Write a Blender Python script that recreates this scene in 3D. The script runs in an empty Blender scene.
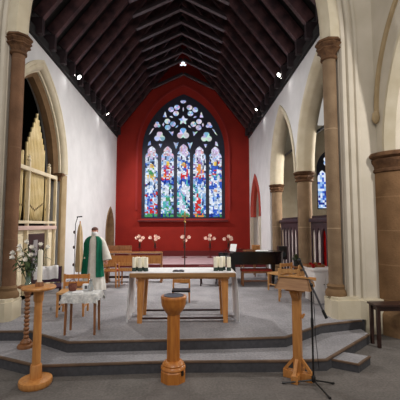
import bpy, bmesh, math, random
from mathutils import Vector, Matrix, geometry
random.seed(7)
PI = math.pi
S = bpy.context.scene
COL = S.collection

# ------------------------------------------------------------------ camera
cam_d = bpy.data.cameras.new('camera'); cam = bpy.data.objects.new('camera', cam_d); COL.objects.link(cam)
F = 330.0
cam_d.sensor_width = 36; cam_d.lens = F/400*36
cam.location = (0, 0, 1.97)
cam.rotation_euler = (PI/2 + math.atan(25/F), 0, -math.atan(10/F))
cam_d.clip_start = 0.05; cam_d.clip_end = 100
S.camera = cam

# ------------------------------------------------------------------ light
W = bpy.data.worlds.new('world'); S.world = W; W.use_nodes = True
W.node_tree.nodes['Background'].inputs[0].default_value = (1.0, 0.95, 0.90, 1)
W.node_tree.nodes['Background'].inputs[1].default_value = 0.42
S.view_settings.view_transform = 'Standard'; S.view_settings.look = 'None'
S.view_settings.gamma = 1; S.view_settings.exposure = 0.0
S.view_settings.use_curve_mapping = False

def area(name, loc, target, size, energy, color=(1, .95, .89)):
    d = bpy.data.lights.new(name, 'AREA'); d.energy = energy; d.color = color
    d.shape = 'RECTANGLE'; d.size = size[0]; d.size_y = size[1]
    o = bpy.data.objects.new(name, d); COL.objects.link(o); o.location = loc
    o.rotation_euler = (Vector(target)-Vector(loc)).to_track_quat('-Z', 'Y').to_euler()
    return o
def spot(name, loc, target, energy, angle=100, blend=.8, size=.06, color=(1, .96, .92)):
    d = bpy.data.lights.new(name, 'SPOT'); d.energy = energy; d.color = color
    d.spot_size = math.radians(angle); d.spot_blend = blend; d.shadow_soft_size = size
    o = bpy.data.objects.new(name, d); COL.objects.link(o); o.location = loc
    o.rotation_euler = (Vector(target)-Vector(loc)).to_track_quat('-Z', 'Y').to_euler()
    return o
area('nave_fill', (-0.4, -1.0, 7.6), (-0.4, 8, 1.5), (5, 2), 225)  # unseen fill light added above and behind the camera
area('nave_aisle_lamp', (4.9, 3.0, 4.5), (3.2, 6.3, 2.4), (.3, .3), 95)
area('south_aisle_fill', (6.4, 10.0, 3.7), (3.5, 9.4, 1.3), (1.2, 2.5), 420)  # unseen area light added to brighten the screen curtains from behind
SPOTS = [(-3.55, 10.13, 6.65), (-3.55, 13.70, 6.72), (2.86, 9.98, 6.74), (2.86, 13.5, 6.89)]
AIMS = [(2.6, 9.0, 1.0), (0.9, 16.0, 1.4), (-3.4, 8.8, 1.4), (-2.8, 14.2, 1.6)]
for (p, a) in zip(SPOTS, AIMS):
    d = (Vector(a)-Vector(p)).normalized()
    spot('spotlight_beam', Vector(p)+d*.14, a, 1150, 108, 1.0, .08)
for s in (-1, 1):
    x = -3.55 if s < 0 else 2.86
    for y in (10.0, 13.55):
        spot('wall_wash', (x-s*.06, y-.12, 6.5), (x+s*.35, y-1.0, 5.5), 11, 90, 1.0, .05)

# ------------------------------------------------------------------ materials
def lin(c):
    return tuple(((v/255)/12.92 if v/255 <= .04045 else ((v/255+.055)/1.055)**2.4) for v in c)
def mat(name, c, rough=.6, c2=None, scale=6, metal=0, bump=0, bscale=40, detail=4, stretch=None, spec=.5, trans=0, emit=None, es=0, coat=0):
    m = bpy.data.materials.new(name); m.use_nodes = True
    nt = m.node_tree; b = nt.nodes['Principled BSDF']
    b.inputs['Roughness'].default_value = rough; b.inputs['Metallic'].default_value = metal
    b.inputs['Specular IOR Level'].default_value = spec
    b.inputs['Transmission Weight'].default_value = trans; b.inputs['Coat Weight'].default_value = coat
    b.inputs['Base Color'].default_value = (*lin(c), 1)
    tc = nt.nodes.new('ShaderNodeTexCoord'); src = tc.outputs['Object']
    if stretch:
        mp = nt.nodes.new('ShaderNodeMapping'); mp.inputs['Scale'].default_value = stretch
        nt.links.new(src, mp.inputs[0]); src = mp.outputs[0]
    if c2:
        n = nt.nodes.new('ShaderNodeTexNoise'); n.inputs['Scale'].default_value = scale; n.inputs['Detail'].default_value = detail
        nt.links.new(src, n.inputs['Vector'])
        r = nt.nodes.new('ShaderNodeValToRGB')
        r.color_ramp.elements[0].position = .32; r.color_ramp.elements[1].position = .68
        r.color_ramp.elements[0].color = (*lin(c), 1); r.color_ramp.elements[1].color = (*lin(c2), 1)
        nt.links.new(n.outputs[0], r.inputs[0]); nt.links.new(r.outputs[0], b.inputs['Base Color'])
    if bump:
        n2 = nt.nodes.new('ShaderNodeTexNoise'); n2.inputs['Scale'].default_value = bscale; n2.inputs['Detail'].default_value = 3
        nt.links.new(src, n2.inputs['Vector'])
        bp = nt.nodes.new('ShaderNodeBump'); bp.inputs['Strength'].default_value = bump; bp.inputs['Distance'].default_value = .02
        nt.links.new(n2.outputs[0], bp.inputs['Height']); nt.links.new(bp.outputs[0], b.inputs['Normal'])
    if emit:
        b.inputs['Emission Color'].default_value = (*lin(emit), 1); b.inputs['Emission Strength'].default_value = es
    return m
def carpet(name, c, c2, tile=.5):
    m = mat(name, c, .95, None, bump=.25, bscale=160, spec=.1)
    nt = m.node_tree; b = nt.nodes['Principled BSDF']
    tc = nt.nodes.new('ShaderNodeTexCoord')
    br = nt.nodes.new('ShaderNodeTexBrick'); br.offset = 0; br.squash = 1
    br.inputs['Scale'].default_value = 1; br.inputs['Brick Width'].default_value = tile; br.inputs['Row Height'].default_value = tile
    br.inputs['Mortar Size'].default_value = .006; br.inputs['Mortar Smooth'].default_value = .6
    br.inputs['Color1'].default_value = (*lin(c), 1); br.inputs['Color2'].default_value = (*lin(c2), 1)
    br.inputs['Mortar'].default_value = (*[v*.86 for v in lin(c)], 1)
    nt.links.new(tc.outputs['Object'], br.inputs['Vector'])
    n = nt.nodes.new('ShaderNodeTexNoise'); n.inputs['Scale'].default_value = 2.2; n.inputs['Detail'].default_value = 6
    nt.links.new(tc.outputs['Object'], n.inputs['Vector'])
    mr = nt.nodes.new('ShaderNodeMapRange'); mr.inputs['From Min'].default_value = .38; mr.inputs['From Max'].default_value = .62
    mr.inputs['To Min'].default_value = .80; mr.inputs['To Max'].default_value = 1.20
    nf = nt.nodes.new('ShaderNodeTexNoise'); nf.inputs['Scale'].default_value = 34; nf.inputs['Detail'].default_value = 3
    nt.links.new(tc.outputs['Object'], nf.inputs['Vector'])
    av = nt.nodes.new('ShaderNodeMath'); av.operation = 'MULTIPLY_ADD'; av.inputs[1].default_value = .55
    hf = nt.nodes.new('ShaderNodeMath'); hf.operation = 'MULTIPLY'; hf.inputs[1].default_value = .45
    nt.links.new(n.outputs[0], hf.inputs[0]); nt.links.new(nf.outputs[0], av.inputs[0]); nt.links.new(hf.outputs[0], av.inputs[2])
    nt.links.new(av.outputs[0], mr.inputs[0])
    mx = nt.nodes.new('ShaderNodeVectorMath'); mx.operation = 'SCALE'
    nt.links.new(br.outputs[0], mx.inputs[0]); nt.links.new(mr.outputs[0], mx.inputs['Scale'])
    nt.links.new(mx.outputs[0], b.inputs['Base Color'])
    return m
def stone_courses(name, c, c2, mort, h=.6, w=.9):
    m = mat(name, c, .85, None, bump=.35, bscale=30, spec=.2)
    nt = m.node_tree; b = nt.nodes['Principled BSDF']
    tc = nt.nodes.new('ShaderNodeTexCoord')
    sp = nt.nodes.new('ShaderNodeSeparateXYZ'); nt.links.new(tc.outputs['Object'], sp.inputs[0])
    # thin joints between the stone drums, by height
    mo = nt.nodes.new('ShaderNodeMath'); mo.operation = 'FRACT'
    dv = nt.nodes.new('ShaderNodeMath'); dv.operation = 'DIVIDE'; dv.inputs[1].default_value = h
    nt.links.new(sp.outputs[2], dv.inputs[0]); nt.links.new(dv.outputs[0], mo.inputs[0])
    lt = nt.nodes.new('ShaderNodeMath'); lt.operation = 'LESS_THAN'; lt.inputs[1].default_value = .018/h
    nt.links.new(mo.outputs[0], lt.inputs[0])
    n = nt.nodes.new('ShaderNodeTexNoise'); n.inputs['Scale'].default_value = 3; n.inputs['Detail'].default_value = 6
    nt.links.new(tc.outputs['Object'], n.inputs['Vector'])
    r = nt.nodes.new('ShaderNodeValToRGB'); r.color_ramp.elements[0].position = .33; r.color_ramp.elements[1].position = .67
    r.color_ramp.elements[0].color = (*lin(c), 1); r.color_ramp.elements[1].color = (*lin(c2), 1)
    nt.links.new(n.outputs[0], r.inputs[0])
    mx = nt.nodes.new('ShaderNodeMix'); mx.data_type = 'RGBA'
    nt.links.new(lt.outputs[0], mx.inputs['Factor']); nt.links.new(r.outputs[0], mx.inputs['A']); mx.inputs['B'].default_value = (*lin(mort), 1)
    nt.links.new(mx.outputs['Result'], b.inputs['Base Color'])
    return m
def glass_attr(name, strength):
    m = bpy.data.materials.new(name); m.use_nodes = True; nt = m.node_tree
    nt.nodes.remove(nt.nodes['Principled BSDF'])
    e = nt.nodes.new('ShaderNodeEmission'); a = nt.nodes.new('ShaderNodeAttribute'); a.attribute_name = 'Col'
    nt.links.new(a.outputs['Color'], e.inputs[0]); e.inputs[1].default_value = strength
    nt.links.new(e.outputs[0], nt.nodes['Material Output'].inputs[0])
    return m
def glow(name, c, s):
    m = bpy.data.materials.new(name); m.use_nodes = True; nt = m.node_tree
    nt.nodes.remove(nt.nodes['Principled BSDF'])
    e = nt.nodes.new('ShaderNodeEmission'); e.inputs[0].default_value = (*lin(c), 1); e.inputs[1].default_value = s
    nt.links.new(e.outputs[0], nt.nodes['Material Output'].inputs[0])
    return m
M = dict(
    plaster=mat('white_plaster', (216, 216, 218), .85, (205, 205, 207), 2, bump=.08, bscale=12, spec=.2),
    cream=mat('cream_stone', (210, 201, 180), .8, (196, 185, 160), 3, bump=.15, bscale=20, spec=.2),
    greywall=mat('painted_grey_cream', (206, 198, 184), .8, (194, 186, 170), 2, bump=.1, bscale=15, spec=.2),
    tan=mat('tan_stone', (176, 156, 124), .85, (160, 140, 108), 4, bump=.2, bscale=25, spec=.2),
    brownstone=mat('brown_stone', (128, 102, 74), .85, (108, 84, 60), 4, bump=.2, bscale=25, spec=.2),
    shaft=stone_courses('shaft_stone', (140, 118, 94), (118, 97, 76), (160, 138, 112), 1.9),
    shaftdark=stone_courses('red_brown_shaft', (124, 92, 70), (100, 74, 56), (120, 92, 70), 1.7),
    pier=stone_courses('pier_stone', (136, 104, 74), (114, 86, 60), (142, 112, 82), .62),
    capital=mat('carved_brown_stone', (112, 82, 58), .8, (78, 54, 38), 9, bump=.5, bscale=30, spec=.2),
    red=mat('red_wall', (146, 36, 26), .8, (134, 31, 23), 1.5, bump=.05, bscale=20, spec=.25),
    redrim=mat('red_painted_stone', (172, 74, 62), .75, (150, 60, 52), 4, spec=.2),
    darkred=mat('dark_red_paint', (96, 16, 18), .7),
    carpet=carpet('nave_carpet', (112, 107, 104), (106, 102, 99)),
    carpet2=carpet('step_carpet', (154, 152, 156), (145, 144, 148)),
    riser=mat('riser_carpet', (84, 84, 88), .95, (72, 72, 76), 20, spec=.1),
    nosing=mat('wood_nosing', (108, 86, 68), .75, (88, 68, 54), 8),
    timber=mat('dark_timber', (54, 42, 46), .5, (36, 27, 31), 5, stretch=(1, 1, 1), bump=.2, bscale=18, spec=.35),
    timber2=mat('worn_dark_timber', (92, 64, 66), .42, (46, 34, 39), 4, bump=.25, bscale=14, spec=.4),
    edgelight=mat('painted_edge_highlight', (116, 106, 110), .4, (96, 86, 90), 6),  # pale tone painting the light caught along beam edges
    boards=mat('black_roof_boards', (20, 16, 18), .8, (14, 11, 13), 3, stretch=(1, 8, 1)),
    lead=mat('dark_tracery', (30, 36, 62), .55, (20, 24, 44), 6),
    glass=glass_attr('stained_glass', 1.12),
    oak=mat('honey_oak', (202, 142, 78), .45, (176, 114, 56), 5, stretch=(6, 6, .8), coat=.15),
    orange=mat('orange_oak', (194, 124, 50), .42, (168, 98, 36), 5, stretch=(6, 6, .8), coat=.2),
    pine=mat('pale_pine', (206, 158, 100), .45, (184, 132, 78), 5, stretch=(5, 5, .9)),
    brown=mat('brown_wood', (148, 98, 58), .45, (120, 76, 44), 5, stretch=(5, 5, .9)),
    deskwood=mat('lectern_desk_wood', (166, 124, 84), .5, (140, 100, 66), 5, stretch=(1, 5, 5)),
    walnut=mat('dark_walnut', (58, 34, 28), .4, (40, 24, 20), 6, stretch=(5, 5, .9)),
    screen=mat('purple_brown_wood', (58, 40, 48), .5, (44, 30, 36), 6),
    black=mat('black_metal', (16, 16, 18), .4, spec=.5),
    grey=mat('grey_metal', (92, 92, 98), .35, metal=.6),
    lacquer=mat('black_lacquer', (10, 10, 12), .22, spec=.6),
    cloth=mat('white_linen', (226, 226, 228), .9, (214, 214, 218), 14, bump=.2, bscale=30, spec=.1),
    lace=mat('patterned_white_cloth', (226, 225, 222), .9, (176, 178, 180), 26, bump=.3, bscale=26, spec=.1),
    wax=mat('candle_wax', (238, 232, 212), .5, spec=.4),
    wick=mat('wick', (40, 34, 30), .9),
    holder=mat('dark_glass_holder', (44, 62, 56), .15, spec=.7),
    flame=glow('lamp_glass', (255, 250, 240), 14),
    green=mat('green_vestment', (8, 104, 78), .75, (6, 86, 66), 6, spec=.2),
    alb=mat('white_alb', (222, 220, 214), .9, (204, 200, 192), 9, bump=.25, bscale=20, spec=.1),
    skin=mat('skin', (206, 140, 118), .55),
    hair=mat('grey_brown_hair', (104, 66, 58), .8, (84, 52, 46), 30),
    eye=mat('eye_dark', (36, 28, 26), .3),
    mask=mat('white_mask', (226, 226, 230), .9),
    petal=mat('white_petal', (244, 240, 232), .7),
    petalpink=mat('warm_white_petal', (250, 226, 214), .7),
    leaf=mat('leaf_green', (74, 92, 52), .6, (52, 70, 38), 12),
    stemg=mat('stem_green', (66, 84, 48), .7),
    vase=mat('pale_green_glass', (176, 206, 190), .1, trans=.75, spec=.6),
    clear=mat('clear_glass', (214, 222, 224), .08, trans=.7, spec=.6),
    wicker=mat('red_brown_wicker', (138, 84, 66), .8, (104, 58, 46), 40, bump=.5, bscale=60),
    purple=mat('purple_upholstery', (66, 36, 62), .85, (54, 28, 50), 10),
    redseat=mat('red_seat_fabric', (150, 44, 30), .85, (130, 36, 26), 10),
    organ=mat('cream_organ_case', (230, 218, 190), .6, (218, 204, 174), 4),
    organdark=mat('dark_organ_wood', (56, 32, 34), .6),  # dark wood of the organ door
    pipe=mat('gilt_pipe', (208, 190, 144), .42, (190, 166, 110), 3, metal=.25),
    pipemouth=mat('pipe_mouth', (106, 86, 52), .6),
    rail=mat('pinkish_rail', (206, 178, 168), .6),
    paper=mat('white_paper', (240, 240, 242), .9),
    brass=mat('brass', (196, 160, 92), .3, metal=.8),
    silver=mat('silver', (206, 206, 206), .25, metal=.9),
    redcloth=mat('red_curtain', (176, 20, 22), .85, (150, 14, 18), 8),
    paleboard=mat('pale_curtain', (218, 212, 210), .85, (200, 192, 192), 8),
    whitepaint=mat('white_painted_wood', (218, 216, 216), .5),
    pot=mat('dark_teal_pot', (34, 48, 54), .5),
    chamberdark=mat('dark_chamber', (26, 20, 20), .9),  # near-black brown for the organ chamber walls
    banner=mat('cream_banner', (198, 172, 138), .85, (184, 160, 122), 6),
    roughstone=mat('rough_base_stone', (150, 118, 84), .9, (112, 84, 60), 7, bump=.8, bscale=12),
)

def translucent(m, k=.5):
    nt = m.node_tree; b = nt.nodes['Principled BSDF']; t = nt.nodes.new('ShaderNodeBsdfTranslucent'); mx = nt.nodes.new('ShaderNodeMixShader')
    src = b.inputs['Base Color'].links[0].from_socket; nt.links.new(src, t.inputs[0]); mx.inputs[0].default_value = k
    nt.links.new(b.outputs[0], mx.inputs[1]); nt.links.new(t.outputs[0], mx.inputs[2]); nt.links.new(mx.outputs[0], nt.nodes['Material Output'].inputs[0])
translucent(M['redcloth'], .5); translucent(M['paleboard'], .5)
# ------------------------------------------------------------------ mesh helpers
class MB:
    def __init__(s): s.bm = bmesh.new()
    def _add(s, vs, fs):
        v = [s.bm.verts.new(p) for p in vs]
        for f in fs:
            try: s.bm.faces.new([v[i] for i in f])
            except ValueError: pass
        return s
    def box(s, c, d, rz=0, rx=0, ry=0, taper=1.0, bev=0):
        R = Matrix.Rotation(rz, 3, 'Z') @ Matrix.Rotation(ry, 3, 'Y') @ Matrix.Rotation(rx, 3, 'X')
        c = Vector(c); hx, hy, hz = d[0]/2, d[1]/2, d[2]/2
        t = bmesh.new()
        vs = [t.verts.new(c + R @ Vector((x*hx*(taper if z < 0 else 1), y*hy*(taper if z < 0 else 1), z*hz))) for z in (-1, 1) for y in (-1, 1) for x in (-1, 1)]
        for f in ((0, 2, 3, 1), (4, 5, 7, 6), (0, 1, 5, 4), (2, 6, 7, 3), (0, 4, 6, 2), (1, 3, 7, 5)): t.faces.new([vs[i] for i in f])
        if bev: bmesh.ops.bevel(t, geom=t.edges[:], offset=bev, segments=2, affect='EDGES', profile=.7)
        me = bpy.data.meshes.new('tmp'); t.to_mesh(me); t.free(); s.bm.from_mesh(me); bpy.data.meshes.remove(me)
        return s
    def quadbar(s, p0, p1, w0, w1, up=(0, 0, 1)):
        # tapered square bar from p0 to p1; w = (a,b)
        p0, p1 = Vector(p0), Vector(p1); d = (p1-p0).normalized(); u = Vector(up)
        if abs(d.dot(u)) > .98: u = Vector((0, 1, 0))
        a = d.cross(u).normalized(); b = a.cross(d)
        vs = []
        for p, w in ((p0, w0), (p1, w1)):
            for i, j in ((-1, -1), (1, -1), (1, 1), (-1, 1)): vs.append(p + a*i*w[0]/2 + b*j*w[1]/2)
        return s._add(vs, [(0, 1, 2, 3), (7, 6, 5, 4), (0, 4, 5, 1), (1, 5, 6, 2), (2, 6, 7, 3), (3, 7, 4, 0)])
    def lathe(s, prof, c=(0, 0, 0), n=24, sx=1, sy=1, tw=0, lobes=0, amp=0, rot=0):
        c = Vector(c); vs = []; fs = []
        for k, (r, z) in enumerate(prof):
            for i in range(n):
                a = 2*PI*i/n + rot
                rr = r*(1+amp*math.cos(lobes*a+tw*z)) if lobes else r
                vs.append(c + Vector((rr*sx*math.cos(a), rr*sy*math.sin(a), z)))
        for k in range(len(prof)-1):
            for i in range(n):
                j = (i+1) % n; fs.append((k*n+i, k*n+j, (k+1)*n+j, (k+1)*n+i))
        fs.append(tuple(range(n-1, -1, -1))); fs.append(tuple((len(prof)-1)*n+i for i in range(n)))
        return s._add(vs, fs)
    def tube(s, pts, r, n=8):
        pts = [Vector(p) for p in pts]; rs = r if isinstance(r, (list, tuple)) else [r]*len(pts)
        vs = []; fs = []; up = Vector((.13, .21, 1)).normalized()
        for k, p in enumerate(pts):
            d = (pts[min(k+1, len(pts)-1)]-pts[max(k-1, 0)]).normalized()
            u = up if abs(d.dot(up)) < .95 else Vector((1, 0, 0))
            a = d.cross(u).normalized(); b = a.cross(d).normalized()
            for i in range(n):
                t = 2*PI*i/n; vs.append(p + (a*math.cos(t)+b*math.sin(t))*rs[k])
        for k in range(len(pts)-1):
            for i in range(n):
                j = (i+1) % n; fs.append((k*n+i, k*n+j, (k+1)*n+j, (k+1)*n+i))
        fs.append(tuple(range(n-1, -1, -1))); fs.append(tuple((len(pts)-1)*n+i for i in range(n)))
        return s._add(vs, fs)
    def plate(s, outer, holes, w0, w1, fr):
        # extruded polygon with holes; fr(u,v,w) -> xyz
        loops = [outer]+holes
        tris = geometry.tessellate_polygon([[Vector((u, v, 0)) for u, v in l] for l in loops])
        flat = [p for l in loops for p in l]; n = len(flat)
        vs = [fr(u, v, w0) for u, v in flat]+[fr(u, v, w1) for u, v in flat]
        fs = [tuple(t) for t in tris]+[tuple(i+n for i in reversed(t)) for t in tris]
        o = 0
        for l in loops:
            k = len(l)
            for i in range(k):
                j = (i+1) % k; fs.append((o+i, o+j, o+j+n, o+i+n))
            o += k
        return s._add(vs, fs)
    def sweep(s, path, prof, fr, closed=False):
        # path [(u,v)], profile [(normal offset, depth w)], normal = left of travel
        n = len(path); m = len(prof); vs = []; fs = []
        for i, p in enumerate(path):
            if closed: a, b = path[i-1], path[(i+1) % n]
            else: a, b = path[max(i-1, 0)], path[min(i+1, n-1)]
            d1 = Vector((p[0]-a[0], p[1]-a[1])); d2 = Vector((b[0]-p[0], b[1]-p[1]))
            if d1.length < 1e-7: d1 = d2
            if d2.length < 1e-7: d2 = d1
            d1.normalize(); d2.normalize(); t = (d1+d2)
            t = t.normalized() if t.length > 1e-5 else d1
            nn = Vector((-t.y, t.x)); mit = 1/max(.45, nn.dot(Vector((-d1.y, d1.x))))
            for (o, w) in prof: vs.append(fr(p[0]+nn.x*o*mit, p[1]+nn.y*o*mit, w))
        for i in range(n if closed else n-1):
            k = (i+1) % n
            for j in range(m):
                l = (j+1) % m; fs.append((i*m+j, i*m+l, k*m+l, k*m+j))
        if not closed: fs.append(tuple(range(m-1, -1, -1))); fs.append(tuple((n-1)*m+j for j in range(m)))
        return s._add(vs, fs)
    def sphere(s, c, r, sc=(1, 1, 1), u=14, v=10, R=None):
        t = Matrix.Translation(Vector(c)) @ (R.to_4x4() if R else Matrix.Identity(4)) @ Matrix.Diagonal((*[r*k for k in sc], 1))
        bmesh.ops.create_uvsphere(s.bm, u_segments=u, v_segments=v, radius=1, matrix=t); return s
    def grid(s, f, nu, nv, thick=0):
        vs = [f(i/nu, j/nv) for j in range(nv+1) for i in range(nu+1)]
        fs = [(j*(nu+1)+i, j*(nu+1)+i+1, (j+1)*(nu+1)+i+1, (j+1)*(nu+1)+i) for j in range(nv) for i in range(nu)]
        return s._add(vs, fs)
    def build(s, name, m, parent=None, sharp=40, solid=0):
        bm = s.bm
        bmesh.ops.remove_doubles(bm, verts=bm.verts[:], dist=1e-5)
        bmesh.ops.recalc_face_normals(bm, faces=bm.faces[:])
        if solid:
            bmesh.ops.solidify(bm, geom=bm.faces[:], thickness=solid)
            bmesh.ops.recalc_face_normals(bm, faces=bm.faces[:])
        for e in bm.edges: e.smooth = (len(e.link_faces) == 2 and e.calc_face_angle(0) < math.radians(sharp))
        for f in bm.faces: f.smooth = True
        me = bpy.data.meshes.new(name); bm.to_mesh(me); bm.free()
        me.materials.append(m if not isinstance(m, str) else M[m])
        o = bpy.data.objects.new(name, me); COL.objects.link(o)
        if parent: o.parent = parent
        return o
def tag(o, label, cat, group=None):
    o['label'] = label; o['category'] = cat
    if group: o['group'] = group
    return o
def thing(name, label, cat, loc=(0, 0, 0), rz=0, group=None):
    o = bpy.data.objects.new(name, None); COL.objects.link(o); o.empty_display_size = .1
    o.location = loc; o.rotation_euler = (0, 0, rz); return tag(o, label, cat, group)
def struct(o): o['kind'] = 'structure'; return o
def move(o, loc, rz=0): o.location = loc; o.rotation_euler = (0, 0, rz); return o
def dup(root, loc, rz=None, label=None, group=None):
    def rec(o, par):
        c = o.copy(); COL.objects.link(c); c.parent = par
        for ch in list(o.children): rec(ch, c)
        return c
    r = rec(root, None); r.location = loc
    if rz is not None: r.rotation_euler = (0, 0, rz)
    if label: r['label'] = label
    if group: r['group'] = group
    return r
def front(u, v, w): return (u, w, v)      # plane facing the nave
def side(u, v, w): return (w, u, v)       # plane along the chancel
def arch(c, a, s, h, n=14):
    R = (a*a+h*h)/(2*a); th = math.acos(max(-1, (R-a)/R)); k = R-a
    r = [(c-k+R*math.cos(th*i/n), s+R*math.sin(th*i/n)) for i in range(n+1)]
    l = [(2*c-x, z) for x, z in reversed(r[:-1])]
    return r+l
def opening(c, a, zb, s, h, n=14): return [(c-a, zb), (c+a, zb)]+arch(c, a, s, h, n)
ORD = ['first', 'second', 'third', 'fourth', 'fifth', 'sixth', 'seventh', 'eighth', 'ninth', 'tenth', 'eleventh', 'twelfth', 'thirteenth', 'fourteenth']

# ================================================================== SETTING
AX = -0.35                    # centre line of the chancel
XL, XR, YB = -3.74, 3.04, 16.7
# ---- floors
struct(MB().box((0, 4.5, -.05), (16, 19, .1)).build('floor', 'carpet'))
low = [(-4.6, 5.6), (-2.62, 4.80), (-1.98, 4.50), (-.33, 4.58), (1.3, 4.56), (1.86, 4.58), (3.0, 5.58), (3.0, 6.6), (-4.6, 6.6)]
upp = [(-5.2, 5.46), (-2.52, 5.44), (-1.75, 4.92), (-.36, 4.97), (.59, 4.99), (1.44, 5.04), (2.22, 5.64), (3.02, 5.86), (3.3, 6.2), (8, 6.2), (8, 17.2), (-5.6, 17.2), (-5.6, 6.2)]
flat = lambda u, v, w: (u, v, w)
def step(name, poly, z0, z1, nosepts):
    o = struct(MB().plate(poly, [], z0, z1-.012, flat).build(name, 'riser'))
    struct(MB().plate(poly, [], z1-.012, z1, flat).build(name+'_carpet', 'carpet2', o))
    struct(MB().sweep(nosepts, [(.025, z1-.022), (-.010, z1-.022), (-.013, z1-.008), (-.008, z1+.003), (.025, z1+.003)], flat).build(name+'_nosing', 'nosing', o))
    return o
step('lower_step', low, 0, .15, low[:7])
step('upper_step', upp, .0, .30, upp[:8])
sd = [(1.93, 4.70), (2.22, 4.95), (2.56, 4.76), (2.26, 4.50)]
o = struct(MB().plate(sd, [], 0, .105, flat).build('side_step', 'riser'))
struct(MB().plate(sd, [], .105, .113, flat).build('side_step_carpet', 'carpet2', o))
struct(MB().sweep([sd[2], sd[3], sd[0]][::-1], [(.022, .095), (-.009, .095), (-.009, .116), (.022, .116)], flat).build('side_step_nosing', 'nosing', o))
# raised sanctuary platform in front of the red wall
pl = struct(MB().box((AX, 14.95, .355), (XR-XL, 3.5, .11)).build('sanctuary_step', 'darkred'))
struct(MB().box((AX, 14.96, .415), (XR-XL, 3.48, .012)).build('sanctuary_step_carpet', mat('sanctuary_carpet', (168, 142, 146), .9, (150, 124, 130), 3, spec=.15), pl))
struct(MB().box((AX, YB-.03, .56), (XR-XL, .06, .26)).build('baseboard_back', 'darkred'))

# ---- east wall with the great window
WC, WA, WS, WB = -.34, 2.11, 5.78, 2.32       # window centre, half width, spring, sill
WH = 3.02
outer_open = [(WC-2.32, WB-.1), (WC+2.32, WB-.1)]+arch(WC, 2.32, WS, 3.4, 20)
inner_open = [(WC-WA, WB), (WC+WA, WB)]+arch(WC, WA, WS, WH, 20)
tref_c = (-.38, 10.42)
def foil(c, b, a, n=3, rot=PI/2, m=42):
    out = []
    for i in range(m):
        t = 2*PI*i/m; best = .01
        for k in range(n):
            d = t-(rot+2*PI*k/n); q = a*a-(b*math.sin(d))**2
            if q >= 0: best = max(best, b*math.cos(d)+math.sqrt(q))
        out.append((c[0]+best*math.cos(t), c[1]+best*math.sin(t)))
    return out
gable = [(XL-.3, 0), (XR+.3, 0), (XR+.3, 6.9), (AX, 12.1), (XL-.3, 6.9)]
struct(MB().plate(gable, [outer_open, foil(tref_c, .10, .10)], YB, YB+.45, front).build('wall_back', 'red'))
m = MB(); n = len(outer_open); vs = [front(u, v, YB+.002) for u, v in outer_open]+[front(u, v, YB+.30) for u, v in inner_open]
m._add(vs, [(i, (i+1) % n, (i+1) % n+n, i+n) for i in range(n)])
struct(m.build('window_reveal', 'red'))
path = [(WC+2.32, WB+.4)]+arch(WC, 2.32, WS, 3.4, 20)+[(WC-2.32, WB+.4)]
struct(MB().sweep(path, [(0, YB), (-.0, YB-.03), (-.05, YB-.05), (-.10, YB-.03), (-.10, YB)], front).build('trim_1', mat('red_hood_mould', (140, 24, 20), .75)))
struct(MB().box((WC, YB-.06, WB-.14), (4.5, .22, .09), bev=.015).build('window_sill', 'darkred'))

win = bpy.data.objects.new('window_1', None); COL.objects.link(win); win.location = (WC, YB+.3, WB); win['kind'] = 'structure'
def wl(u, v, w): return (u-WC, w, v-WB)     # window-local coordinates
px = lambda x, y: ((x-190.3)/330*17.1, 1.97+(225.8-y)/330*16.95)
holes = []; panes = []
def circ(c, r, n=14): return [(c[0]+r*math.cos(2*PI*i/n), c[1]+r*math.sin(2*PI*i/n)) for i in range(n)]
pal = dict(w=(214, 222, 236), lb=(140, 176, 222), b=(56, 92, 190), db=(36, 52, 132), r=(204, 54, 54), o=(222, 140, 70), y=(222, 186, 80),
           g=(76, 150, 98), t=(84, 176, 178), p=(146, 106, 172), l=(196, 178, 214), pk=(220, 170, 176), br=(120, 66, 44), k=(52, 60, 92), s=(206, 156, 130))
# lancets
lw = 4.14/5
for i in range(5):
    c = WC-2.07+lw*(i+.5); a = lw*.395; sp = 5.50 if i != 2 else 5.62
    head = [(x, z) for x, z in arch(c, a, sp, a*1.75, 9)]
    # cusps: pinch the head to a trefoil
    hh = []
    for (x, z) in head:
        t = (z-sp)/(a*1.75); k = 1-.30*math.exp(-((t-.42)/.14)**2)
        hh.append((c+(x-c)*k, z))
    holes.append([(c-a, WB+.06), (c+a, WB+.06)]+hh)
    panes.append(('lancet', i, c, a, WB+.06, sp+a*1.75))
MIR = 366.4
def both(f, x, y, *a, **k):
    f(x, y, *a, **k); f(MIR-x, y, *a, mirror=True, **k)
def hfoil(x, y, b, a, n=3, rot=PI/2, mirror=False):
    if mirror: rot = PI-rot
    b *= 1.16; a *= 1.16; holes.append(foil(px(x, y), b, a, n, rot)); panes.append(('foil', px(x, y), b+a))
def htri(x, y, pts, mirror=False):
    s = -1 if mirror else 1; q = [(px(x, y)[0]+s*p[0]*1.12, px(x, y)[1]+p[1]*1.12) for p in pts]
    if mirror: q = q[::-1]
    holes.append(q); panes.append(('foil', px(x, y), 1.12*max(math.hypot(*p) for p in pts)))
K = .0514
star = []
for i in range(10):
    r = .25 if i % 2 == 0 else .13; t = PI/2+2*PI*i/10; star.append((r*math.cos(t), r*math.sin(t)))
htri(183.2, 119.2, star)
hfoil(183.2, 133.2, .145, .145)
both(hfoil, 159.6, 136.6, .125, .135)
both(hfoil, 157.0, 124.2, .075, .085)
def rosette(x, y, r, n, rot, mirror=False):
    c = px(x, y)
    if mirror: rot = PI-rot
    for k in range(n):
        t = rot+2*PI*k/n
        holes.append(circ((c[0]+r*.56*math.cos(t), c[1]+r*.56*math.sin(t)), r*.455, 14))
        panes.append(('foil', (c[0]+r*.56*math.cos(t), c[1]+r*.56*math.sin(t)), r*.47))
both(rosette, 174.6, 108.6, .335, 3, PI*.95)
both(rosette, 169.2, 123.4, .335, 3, PI*.02)
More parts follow.
